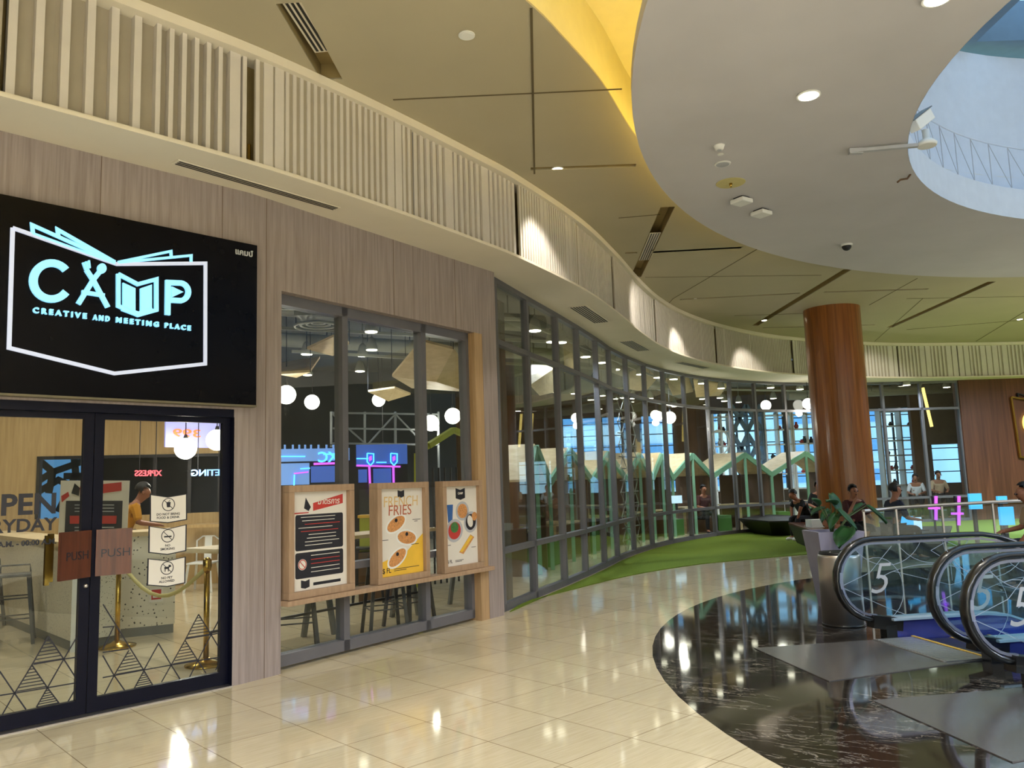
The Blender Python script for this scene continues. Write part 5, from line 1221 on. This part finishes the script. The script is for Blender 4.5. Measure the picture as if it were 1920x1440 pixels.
# ------------------------------------------------------------------ escalators
def slope(s):            # height drop of the handrail line along the escalator (s measured from the nose)
    a, r = 1.5, 1.1; ang = R(30)
    if s <= a: return 0.0
    e = a + r * math.sin(ang) * 1.0
    if s <= e: return -(r - math.sqrt(max(0, r * r - (s - a) ** 2)))
    return -(r - r * math.cos(ang)) - (s - e) * math.tan(ang)
SN = 4.25
def EP(s, l, z): v = EL(SN + s, l); return Vector((v.x, v.y, z))
def make_escalator(la, lb, nose_a, nose_b, label):
    t = thing('escalator', label, 'escalator', EP(.5, (la + lb) / 2, 0)); END = 5.6
    for l, s0, side in ((la, nose_a, 1), (lb, nose_b, -1)):
        r = .385; c0 = s0 + r; top, bot = .94, .17; rr = (top - bot) / 2; zc = (top + bot) / 2
        path = [(s0 + .55 + .0, bot - .02)]
        for k in range(15): a = R(-90 - k * 180 / 14); path.append((c0 + rr * math.cos(a) * 1.02, zc + rr * math.sin(a)))
        s_ = c0 + .3
        while s_ < END: path.append((s_, top + slope(s_))); s_ += .18
        # handrail: flattened rubber band
        b = MB(); secs = [(-.042, -.012), (-.036, .016), (0, .024), (.036, .016), (.042, -.012), (.03, -.024), (-.03, -.024)]; rings = []
        n_ = len(path)
        for k, (s1, z1) in enumerate(path):
            p_, q_ = path[max(0, k - 1)], path[min(n_ - 1, k + 1)]; d = Vector((q_[0] - p_[0], q_[1] - p_[1])).normalized(); up = Vector((-d.y, d.x))
            if k == 0: up = Vector((0, -1))
            rings.append(b.pts([EP(s1 + up.x * v * -1 * -1, l + w, z1 + up.y * v) if False else EP(s1 - d.y * v * -1 * (-1), l + w, z1 + d.x * v) for w, v in secs]))
        for i, j in zip(rings, rings[1:]):
            for k in range(7): b.face([i + k, i + (k + 1) % 7, j + (k + 1) % 7, j + k], True)
        b.build('handrail', M['rubber'], t)
        # metal track just inside the handrail
        b = MB(); inner = [(c0 + (rr - .045) * math.cos(R(-90 - k * 180 / 14)), zc + (rr - .045) * math.sin(R(-90 - k * 180 / 14))) for k in range(15)]
        inner += [(s1, top - .045 + slope(s1)) for s1, _ in path[16:]]
        for p_, q_ in zip(inner, inner[1:]): b.bar(EP(p_[0], l, p_[1]), EP(q_[0], l, q_[1]), .03, .022)
        b.build('rail_track', M['railin'], t)
        # glass balustrade
        b = MB(); low = [(END - .3, bot + .05 + slope(END - .3))]; s_ = END - .5
        poly = [p for p in inner]; lowp = [(s1, max(-3, bot + slope(s1) + .02)) for s1, _ in reversed(path[16:])]
        P = poly + lowp
        for zz in (-.006, .006):
            # triangulate as a strip between upper and lower outline
            i = b.pts([EP(p[0], l + zz, p[1]) for p in inner])
            k0 = 14
            mid = b.pts([EP(c0, l + zz, zc)])
            for k in range(14): b.face([i + k, i + k + 1, mid])
            jl = b.pts([EP(p[0], l + zz, bot + .02 + slope(p[0])) for p in inner[15:]])
            b.face([mid, i + 14, i + 15, jl]); b.face([mid, jl, i])
            for k in range(15, len(inner) - 1): b.face([i + k, i + k + 1, jl + k + 1 - 15, jl + k - 15])
        g = b.build('glass_panel', M['glassrail'], t)
        # etched ornament
        b = MB(); Mx = Matrix(((pit_e.x, 0, pit_e.y, EL(SN, l).x), (pit_e.y, 0, -pit_e.x, EL(SN, l).y), (0, 1, 0, 0), (0, 0, 0, 1))); b.X = Mx
        ca = lambda cx, cy, rx, ry, a0, a1: [(s0 + cx + rx * math.cos(R(a0 + (a1 - a0) * k / 14)), cy + ry * math.sin(R(a0 + (a1 - a0) * k / 14))) for k in range(15)]
        wd = .0045
        b.ribbon(ca(.42, .46, .27, .3, -100, 110), wd, .008, .01); b.ribbon(ca(.95, .12, .85, .55, 128, 60), wd, .008, .01); b.ribbon(ca(.55, 1.1, .42, .42, 205, 335), wd, .008, .01)
        b.ribbon(ca(1.9, .95, .75, .6, 185, 262), wd, .008, .01); b.ribbon(ca(1.05, 1.1, .45, .42, 200, 340), wd, .008, .01)
        b.ribbon([(s0 + .03, .5), (s0 + .35, .62), (s0 + .6, .86)], wd, .008, .01); b.ribbon([(s0 + .03, .5), (s0 + .5, .28), (s0 + .7, .2)], wd, .008, .01)
        b.ribbon([(s0 + .6, .62), (s0 + 1.2, .46), (s0 + 1.9, .62)], wd, .008, .01)
        b.ribbon([(s0 + 1.18, .5), (s0 + 1.18, .7), (s0 + 1.02, .8), (s0 + 1.2, .88), (s0 + 1.38, .8), (s0 + 1.22, .7), (s0 + 1.22, .5)], wd, .008, .01)
        b.build('etched_ornament', M['etch'], g)
        b = MB(); b.X = Mx; b.text('5', .42, s0 + .42, .42, .008, .011, shear=.35, bold=-.004); b.build('floor_number', M['greyprint'], g)
        # skirt and deck
        b = MB(); s_ = s0 + .5; pts = []
        while s_ < END: pts.append(s_); s_ += .25
        for p_, q_ in zip(pts, pts[1:]):
            zt0, zt1 = bot + slope(p_), bot + slope(q_); w0, w1 = (l - .05, l + .05); zb0, zb1 = (max(zt0 - .35, 0.004) if p_ < 1.0 else zt0 - .9), (max(zt1 - .35, 0.004) if q_ < 1.0 else zt1 - .9)
            i = b.pts([EP(p_, w0, zb0), EP(q_, w0, zb1), EP(q_, w1, zb1), EP(p_, w1, zb0), EP(p_, w0, zt0), EP(q_, w0, zt1), EP(q_, w1, zt1), EP(p_, w1, zt0)])
            for f in ((3, 2, 1, 0), (4, 5, 6, 7), (0, 1, 5, 4), (1, 2, 6, 5), (2, 3, 7, 6), (3, 0, 4, 7)): b.face([i + g_ for g_ in f])
        b.build('skirt_panel', M['skirt'], t)
        b = MB()
        for p_, q_ in zip(pts, pts[1:]): b.bar(EP(p_, l, bot + .008 + slope(p_)), EP(q_, l, bot + .008 + slope(q_)), .2, .02)
        b.build('deck_cover', M['deck'], t)
        b = MB(); b.bar(EP(s0 + .32, l, .165), EP(s0 + .62, l, .12), .12, .12); b.bar(EP(s0 + .5, l, 0), EP(s0 + .5, l, .12), .1, .14); b.build('rail_inlet', M['rubber'], t)
    lo, hi = min(la, lb) + .08, max(la, lb) - .08
    sp = .7
    b = MB(); b.X = Matrix.Identity(4)
    P = [EP(sp - 1.62, lo - .3 if True else lo, 0), EP(sp, lo, 0), EP(sp, hi, 0), EP(sp - 1.62, hi, 0)]; b.prism([(p.x, p.y) for p in P], .0, .006); b.build('landing_plate', M['plate'], t)
    b = MB(); P = [EP(sp - .42, lo, 0), EP(sp, lo, 0), EP(sp, hi, 0), EP(sp - .42, hi, 0)]; b.prism([(p.x, p.y) for p in P], .006, .012)
    for k in range(24): a_ = lo + (hi - lo) * k / 24; b.bar(EP(sp - .4, a_, .014), EP(sp, a_, .014), .02, .006)
    b.build('comb_plate', M['stainless'], t)
    b = MB(); b.bar(EP(sp - .01, lo, .016), EP(sp - .01, hi, .016), .03, .01); b.build('yellow_comb_edge', M['yellowline'], t)
    for k in range(11):
        s1 = sp + .02 + k * .4; z = slope(s1 + .35) - .01; z = 0.0 - .02 if k < 2 else z
        b = MB(); p, q = EP(s1, lo, 0), EP(s1 + .39, hi, 0); P = [EP(s1, lo, 0), EP(s1 + .39, lo, 0), EP(s1 + .39, hi, 0), EP(s1, hi, 0)]; b.prism([(v.x, v.y) for v in P], z - .22, z); b.cur = 1
        P = [EP(s1 + .36, lo, 0), EP(s1 + .385, lo, 0), EP(s1 + .385, hi, 0), EP(s1 + .36, hi, 0)]; b.prism([(v.x, v.y) for v in P], z, z + .003)
        b.build('step', [M['darkmetal'], M['yellowline']], t)
    return t
make_escalator(7.3, 6.16, .0, .17, 'escalator descending to the right, the farther of the two, between etched glass sides')
make_escalator(5.46, 4.32, -.07, -.05, 'escalator descending to the right, the nearer one cut by the right edge')
# lower floor seen down the wells
b = MB(); b.box((0, 0, -5.2), (24, 14, -5)); struct(b.build('floor', M['white']))
b = MB()
for r4 in pits:
    for k in range(4): p, q = r4[k], r4[(k + 1) % 4]; b.quad((p.x, p.y, 0), (q.x, q.y, 0), (q.x, q.y, -.5), (p.x, p.y, -.5))
struct(b.build('trim_40', M['deck']))

# ------------------------------------------------------------------ bin, planter, glass railing
P = Vector((3.41, 8.68, 0)); t = thing('waste_bin', 'brushed stainless cylindrical waste bin in front of the lavender planter', 'waste bin', P)
b = MB(); b.lathe([(.212, .01), (.212, .70), (.205, .73)], 40, P); b.build('body', M['stainless'], t); b = MB(); b.lathe([(.2, .73), (.19, .755), (.12, .757)], 40, P); b.build('lid', M['black'], t); b = MB(); b.lathe([(.218, 0), (.218, .02)], 40, P); b.build('foot_ring', M['rubber'], t)
P = Vector((3.78, 9.75, 0)); t = thing('planter', 'tall lavender-grey tapered planter with a big-leaved green plant', 'planter', P)
b = MB(); i = b.pts([P + Vector((sx * .17, sy * .17, 0)) for sx, sy in ((-1, -1), (1, -1), (1, 1), (-1, 1))]); j = b.pts([P + Vector((sx * .27, sy * .27, .9)) for sx, sy in ((-1, -1), (1, -1), (1, 1), (-1, 1))]); k_ = b.pts([P + Vector((sx * .23, sy * .23, .9)) for sx, sy in ((-1, -1), (1, -1), (1, 1), (-1, 1))]); l_ = b.pts([P + Vector((sx * .23, sy * .23, .8)) for sx, sy in ((-1, -1), (1, -1), (1, 1), (-1, 1))])
for a_, c_ in ((i, j), (j, k_), (k_, l_)):
    for k in range(4): b.face([a_ + k, a_ + (k + 1) % 4, c_ + (k + 1) % 4, c_ + k])
b.face([l_ + k for k in range(4)]); b.face([i + k for k in (3, 2, 1, 0)]); b.build('pot', M['lav'], t)
def leaf(root, tip, w, droop=.06):
    root, tip = Vector(root), Vector(tip); d = tip - root; L = d.length; d.normalize(); side = d.cross(Vector((0, 0, 1)))
    side = side.normalized() if side.length > .1 else Vector((1, 0, 0)); up = side.cross(d); b = MB(); n = 10; rows = []
    for k in range(n + 1):
        t_ = k / n; ww = w * math.sin(PI * min(1, t_ * .92 + .08)) ** .7 * (1 - t_ ** 3 * .4); c = root + d * L * t_ - Vector((0, 0, droop * t_ * t_))
        rows.append(b.pts([c - side * ww + up * .02, c - side * ww * .5, c - up * .012, c + side * ww * .5, c + side * ww + up * .02]))
    for i, j in zip(rows, rows[1:]):
        for k in range(4): b.face([i + k, i + k + 1, j + k + 1, j + k], True)
    return b
plant = t; base = P + Vector((0, 0, .82))
leaves = [((1522, 926), (1536, 948), 9.5, .05), ((1548, 930), (1568, 945), 9.55, .07), ((1576, 958), (1556, 925), 9.6, .08), ((1605, 985), (1570, 955), 9.4, .09), ((1572, 1018), (1592, 988), 9.3, .14), ((1662, 972), (1625, 948), 9.8, .07), ((1520, 956), (1545, 952), 9.7, .05), ((1600, 950), (1620, 945), 9.9, .05), ((1556, 985), (1570, 962), 9.5, .07), ((1540, 970), (1556, 955), 9.9, .06)]
for (tip, root, D, w) in leaves:
    tp_, rt = ony(*tip, D - .05), ony(*root, D + .08)
    b = leaf(rt, tp_, w); o = b.build('leaf', M['leaf'], plant); sd = o.modifiers.new('s', 'SOLIDIFY'); sd.thickness = .004
    b = MB(); m_ = base.lerp(rt, .5) + Vector((0, 0, .06)); b.tube([base, m_, rt], .008, 6); b.build('stem', M['stem'], plant)
# glass railing behind the escalators
t = thing('glass_railing', 'glass railing with slim steel handrail behind the escalators', 'railing', (6.5, 12.0, 0)); rp = [(4.75, 11.1), (5.5, 11.75), (6.4, 12.2), (7.4, 12.6), (8.5, 12.9), (10.2, 13.1)]
b = MB(); b.tube([(x, y, 1.05) for x, y in rp], .025, 8); b.build('handrail', M['stainless'], t)
for (p, q) in zip(rp, rp[1:]):
    Mx = plane_M(p, q); L = (Vector(q) - Vector(p)).length; b = MB(); b.X = Mx; b.box((.02, .05, -.006), (L - .02, 1.0, .006)); b.build('glass_panel', M['glassrail'], t)
b = MB()
for p in rp: b.bar((*p, 0), (*p, 1.04), .025)
b.build('post', M['stainless'], t)
for k, (u0, u1, v0, v1, D, lab) in enumerate([(1688, 1712, 968, 992, 14.5, 'cyan neon reflection built low behind the glass railing, leftmost'), (1820, 1840, 925, 955, 16, 'cyan neon reflection built behind the glass railing, left of the tan-clothed arm'), (1878, 1900, 950, 985, 14, 'stacked cyan neon reflections built behind the railing at the far right'), (1872, 1888, 930, 944, 15, 'small round cyan neon reflection built above the railing at the far right')]):  # neon reflections in the rail glass, built as glowing panels on stands
    P = ony(u0, v1, D); Q = ony(u1, v0, D); t = thing('cyan_reflection', lab, 'screen', (P.x, D, 0)); b = MB(); b.box((P.x, D, P.z), (Q.x, D + .06, Q.z)); b.build('screen', M['cyanrefl'], t); b = MB(); b.box(((P.x + Q.x) / 2 - .03, D + .06, 0), ((P.x + Q.x) / 2 + .03, D + .12, P.z + .1)); b.build('stand', M['darkmetal'], t)  # screen and stand are added to carry the reflected glow
for k, (u, v0, v1, D, lab) in enumerate([(1755, 930, 975, 15, 'pink neon reflection on an added stand behind the railing, left one'), (1798, 930, 985, 15, 'pink neon reflection on an added stand behind the railing, right one')]):  # pink neon reflected in the rail glass, built as glowing bars
    P = ony(u, v1, D); Q = ony(u, v0, D); t = thing('neon_tube_reflection', lab, 'neon reflection', (P.x, D, 0)); b = MB(); b.bar(P, Q, .04); b.bar(ony(u - 14, v1 - 22, D), ony(u + 8, v1 - 22, D), .04); b.build('tube', M['neonpinkrefl'], t); b = MB(); b.bar((P.x, D + .05, 0), (P.x, D + .05, Q.z), .03); b.build('stand', M['darkmetal'], t)
# dark low platforms
def platform(name, label, pts, z, inset, mat='black'):
    P = [Vector(p) for p in pts]; c = sum(P, Vector((0, 0))) / len(P); t = thing(name, label, 'low table', (c.x, c.y, 0)); b = MB()
    i = b.pts([(c.x + (p.x - c.x) * inset, c.y + (p.y - c.y) * inset, .015) for p in P]); j = b.pts([(p.x, p.y, z - .03) for p in P]); n = len(P)
    for k in range(n): b.face([i + k, i + (k + 1) % n, j + (k + 1) % n, j + k])
    b.face([i + k for k in reversed(range(n))]); b.face([j + k for k in range(n)]); b.build('body', M['black'], t)
    b = MB(); b.prism([(p.x, p.y) for p in P], z - .03, z); b.build('top', M[mat], t)
platform('low_table', 'black wedge-shaped low table on the grass, the farther one', [onz(1385, 972, .42).xy, onz(1442, 977, .42).xy, onz(1500, 976, .42).xy, onz(1490, 967, .42).xy, onz(1440, 964, .42).xy], .42, .6, 'black')
platform('low_table', 'black wedge-shaped low table with brown top where the person in black leans', [onz(1478, 980, .44).xy, onz(1528, 996, .44).xy, onz(1548, 993, .44).xy, onz(1512, 977, .44).xy], .44, .62, 'push')
platform('low_table', 'dark low table behind the plant and the glass railing', [onz(1630, 1004, .44).xy, onz(1780, 1001, .44).xy, onz(1785, 986, .44).xy, onz(1640, 988, .44).xy], .44, .8, 'black')

# ------------------------------------------------------------------ people
def person(label, loc, rotz, cloth, trousers='clothblack', lean=.25, seat=.43, pose='sit', armL=None, armR=None, hair='hair', hand_up=False, scale=1.0, headturn=0, long_hair=False, stuff=None):
    """seated figure facing local +Y; joints in metres, hips at the seat"""
    t = thing('person', label, 'person', loc, rotz, local=True); t.scale = (scale,) * 3
    hz = seat + .1; sl, cl_ = math.sin(lean), math.cos(lean)
    def tr(u, f=0, x=0): return Vector((x, sl * u + cl_ * f, hz + cl_ * u - sl * f))     # point on the leaning trunk
    J = {'pelvis': (Vector((0, 0, hz)), .125), 'waist': (tr(.18), .115), 'chest': (tr(.36), .14), 'neck': (tr(.53), .055), 'jaw': (tr(.60, .02), .06), 'head': (tr(.70, .02), .095), 'crown': (tr(.77, .0), .075), 'nose': (tr(.67, .118), .014)}
    E_ = [('pelvis', 'waist'), ('waist', 'chest'), ('chest', 'neck'), ('neck', 'jaw'), ('jaw', 'head'), ('head', 'crown'), ('head', 'nose')]
    for s, nm in ((-1, 'l'), (1, 'r')):
        arm = armL if s < 0 else armR
        J['sho' + nm] = (tr(.46, 0, s * .18), .06)
        el, ha = arm if arm else ((s * .25, .1 + sl * .3, hz + .2), (s * .14, .36 + sl * .2, hz + .16))
        J['elb' + nm] = (Vector(el), .042); J['wri' + nm] = (Vector(ha), .027)
        d = (Vector(ha) - Vector(el)).normalized(); side = d.cross(Vector((0, 0, 1))); side = side.normalized() if side.length > .1 else Vector((1, 0, 0))
        J['pal' + nm] = (Vector(ha) + d * .06, .03)
        E_ += [('chest', 'sho' + nm), ('sho' + nm, 'elb' + nm), ('elb' + nm, 'wri' + nm), ('wri' + nm, 'pal' + nm)]
        for k in range(4):
            a0 = Vector(ha) + d * .1 + side * (k - 1.5) * .02; a1 = a0 + d * (.035 - abs(k - 1.4) * .005) - Vector((0, 0, .012)); J['f%d%s' % (k, nm)] = (a0, .009); J['g%d%s' % (k, nm)] = (a1, .008); E_ += [('pal' + nm, 'f%d%s' % (k, nm)), ('f%d%s' % (k, nm), 'g%d%s' % (k, nm))]
        J['th' + nm] = (Vector(ha) + d * .07 + side * (-s) * .045, .01); E_.append(('pal' + nm, 'th' + nm))
        J['hip' + nm] = (Vector((s * .09, .04, hz - .02)), .085); J['kne' + nm] = (Vector((s * .13, .42, hz + .0)), .06); J['ank' + nm] = (Vector((s * .13, .40, .09)), .036); J['toe' + nm] = (Vector((s * .14, .56, .04)), .032)
        E_ += [('pelvis', 'hip' + nm), ('hip' + nm, 'kne' + nm), ('kne' + nm, 'ank' + nm), ('ank' + nm, 'toe' + nm)]
    def skin(name, keys, grow, mat, edges, root='pelvis', par=t, sub=1):
        me = bpy.data.meshes.new(name); me.from_pydata([J[k][0] for k in keys], [(keys.index(a), keys.index(c)) for a, c in edges], []); o = bpy.data.objects.new(name, me); COL.objects.link(o); o.parent = par
        o.modifiers.new('skin', 'SKIN'); lay = me.skin_vertices[0] if me.skin_vertices else None
        for i, k in enumerate(keys):
            r = J[k][1] + grow; lay.data[i].radius = (r * (1.25 if k in ('pelvis', 'waist', 'chest') else 1), r); lay.data[i].use_root = (k == root)
        m2 = o.modifiers.new('sub', 'SUBSURF'); m2.levels = m2.render_levels = sub; me.materials.append(M[mat]); return o
    ks = list(J); body = skin('body', ks, 0, 'skin', E_, sub=2)
    sk = ['pelvis', 'waist', 'chest', 'shol', 'elbl', 'shor', 'elbr']; 
    skin('shirt', sk, .014, cloth, [(a, c) for a, c in E_ if a in sk and c in sk])
    tk = ['pelvis', 'hipl', 'knel', 'ankl', 'hipr', 'kner', 'ankr']; skin('trousers', tk, .014, trousers, [(a, c) for a, c in E_ if a in tk and c in tk])
    for s, nm in ((-1, 'l'), (1, 'r')):
        a_ = J['ank' + nm][0]; b = MB(); b.sphere((a_.x, a_.y + .07, .045), .05, 10, 8, (.95, 2.4, .9)); b.build('shoe', M['white' if stuff == 'whiteshoe' else 'darkmetal'], t)
    hc_ = tr(.72, -.016); b = MB(); b.sphere(hc_, .105, 16, 12, (.9, 1.0, 1.02)); hm = b.build('hair', M[hair], t)
    # cut the hair away in front of the face
    bm = bmesh.new(); bm.from_mesh(hm.data); fwd = Vector((0, cl_, -sl)); upv = Vector((0, sl, cl_))
    dl = [v for v in bm.verts if (v.co - hc_).dot(fwd) > .03 and (v.co - hc_).dot(upv) < .06 or (v.co - hc_).dot(upv) < -.065]; bmesh.ops.delete(bm, geom=dl, context='VERTS'); bm.to_mesh(hm.data); bm.free()
    if long_hair: b = MB(); b.tube([hc_ + Vector((0, -.06, 0)), hc_ + Vector((0, -.1, -.15)), hc_ + Vector((0, -.1, -.32))], .07, 10, radii=[.09, .08, .03]); b.build('hair_tail', M[hair], hm)
    for s in (-1, 1):
        b = MB(); b.sphere(tr(.695, .105, s * .032), .011, 8, 6); b.build('eye', M['black'], t)
        b = MB(); b.sphere(tr(.67, .0, s * .098), .02, 8, 6, (.5, .8, 1.4)); b.build('ear', M['skin'], t)
    b = MB(); b.sphere(tr(.625, .095), .02, 8, 6, (1.3, .5, .4)); b.build('mouth', M['clothred'], t)
    return t
def floor_at(u, D): p = ony(u, 900, D); return Vector((p.x, p.y, 0))
# the person in black leaning over the low table: sits on it, facing left-down, arms on the top
person('dark-haired person in black shirt leaning forward over the brown-topped low table, arms down', floor_at(1512, 19.4), R(105), 'clothblack', lean=.62, seat=.43, armL=((-.24, .38, .78), (-.14, .42, .5)), armR=((.25, .3, .78), (.16, .36, .5)), stuff='whiteshoe')
person('person with dark hair half hidden behind the one in black, left of the column', floor_at(1533, 21.3), R(160), 'clothblack', lean=.05, seat=.45)
person('person in dark maroon top with a hand at the mouth, seated before the column', floor_at(1594, 15.8), R(190), 'clothred', lean=.1, seat=.43, armR=((.24, .2, .75), (.08, .2, 1.0)))
person('person with short dark hair in profile facing right, right of the column', floor_at(1664, 14.4), R(-85), 'clothnavy', lean=.18, seat=.46)
person('person in white and black top with a watch bent behind the planter', floor_at(1612, 13.0), R(70), 'clothblack', lean=.95, seat=.35, scale=.95)
person('person in beige shirt working behind the glass, left of the walnut wall', floor_at(1757, 25.6), R(170), 'clothbeige', lean=.2, seat=.62)
person('person in white top with a dark backpack strap, behind the shelf window glass', floor_at(1717, 26.4), R(150), 'clothwhite', lean=.25, seat=.55)
person('person in mustard shirt bending over the terrazzo counter behind the right door leaf', floor_at(224, 10.9), R(-60), 'clothyellow', lean=.45, seat=.95, scale=.98)
person('person with a smiling face sitting in a booth beside the green post', floor_at(1314, 22.9), R(200), 'clothred', lean=.15, seat=.45)
person('person in tan top at the far right edge, seated by the railing', floor_at(1952, 10.4), R(75), 'clothbeige', 'clothnavy', lean=.3, seat=.5, armL=((-.25, .25, .8), (-.18, .42, .55)), long_hair=False)
# bag and paper stack, laptop
P = onz(1536, 988, .44); b = MB(); b.box((P.x - .22, P.y - .18, .44), (P.x + .22, P.y + .18, .6)); o = recenter(b.build('paper_stack', M['white'])); tag(o, 'white stack of paper lying on the brown-topped low table', 'paper')
P = ony(1258, 944, 21.2); t = thing('desktop_monitor', 'small lit monitor on a booth table left of the mint green post', 'monitor', P); b = MB(); b.box((P.x, P.y, P.z), (P.x + .3, P.y + .03, P.z + .2)); b.build('screen', M['screenwhite'], t); b = MB(); b.box((P.x + .12, P.y + .03, P.z - .2), (P.x + .18, P.y + .06, P.z + .1)); b.build('stand', M['darkmetal'], t)
P = onz(1712, 994, .44); t = thing('laptop', 'open laptop with pale screen on the dark low table behind the railing', 'laptop', P); b = MB(); b.box((P.x - .18, P.y - .25, .44), (P.x + .18, P.y, .455)); b.build('keyboard', M['darkmetal'], t); b = MB(); b.box((P.x - .18, P.y, .455), (P.x + .18, P.y + .015, .68)); b.build('screen', M['screenwhite'], t)
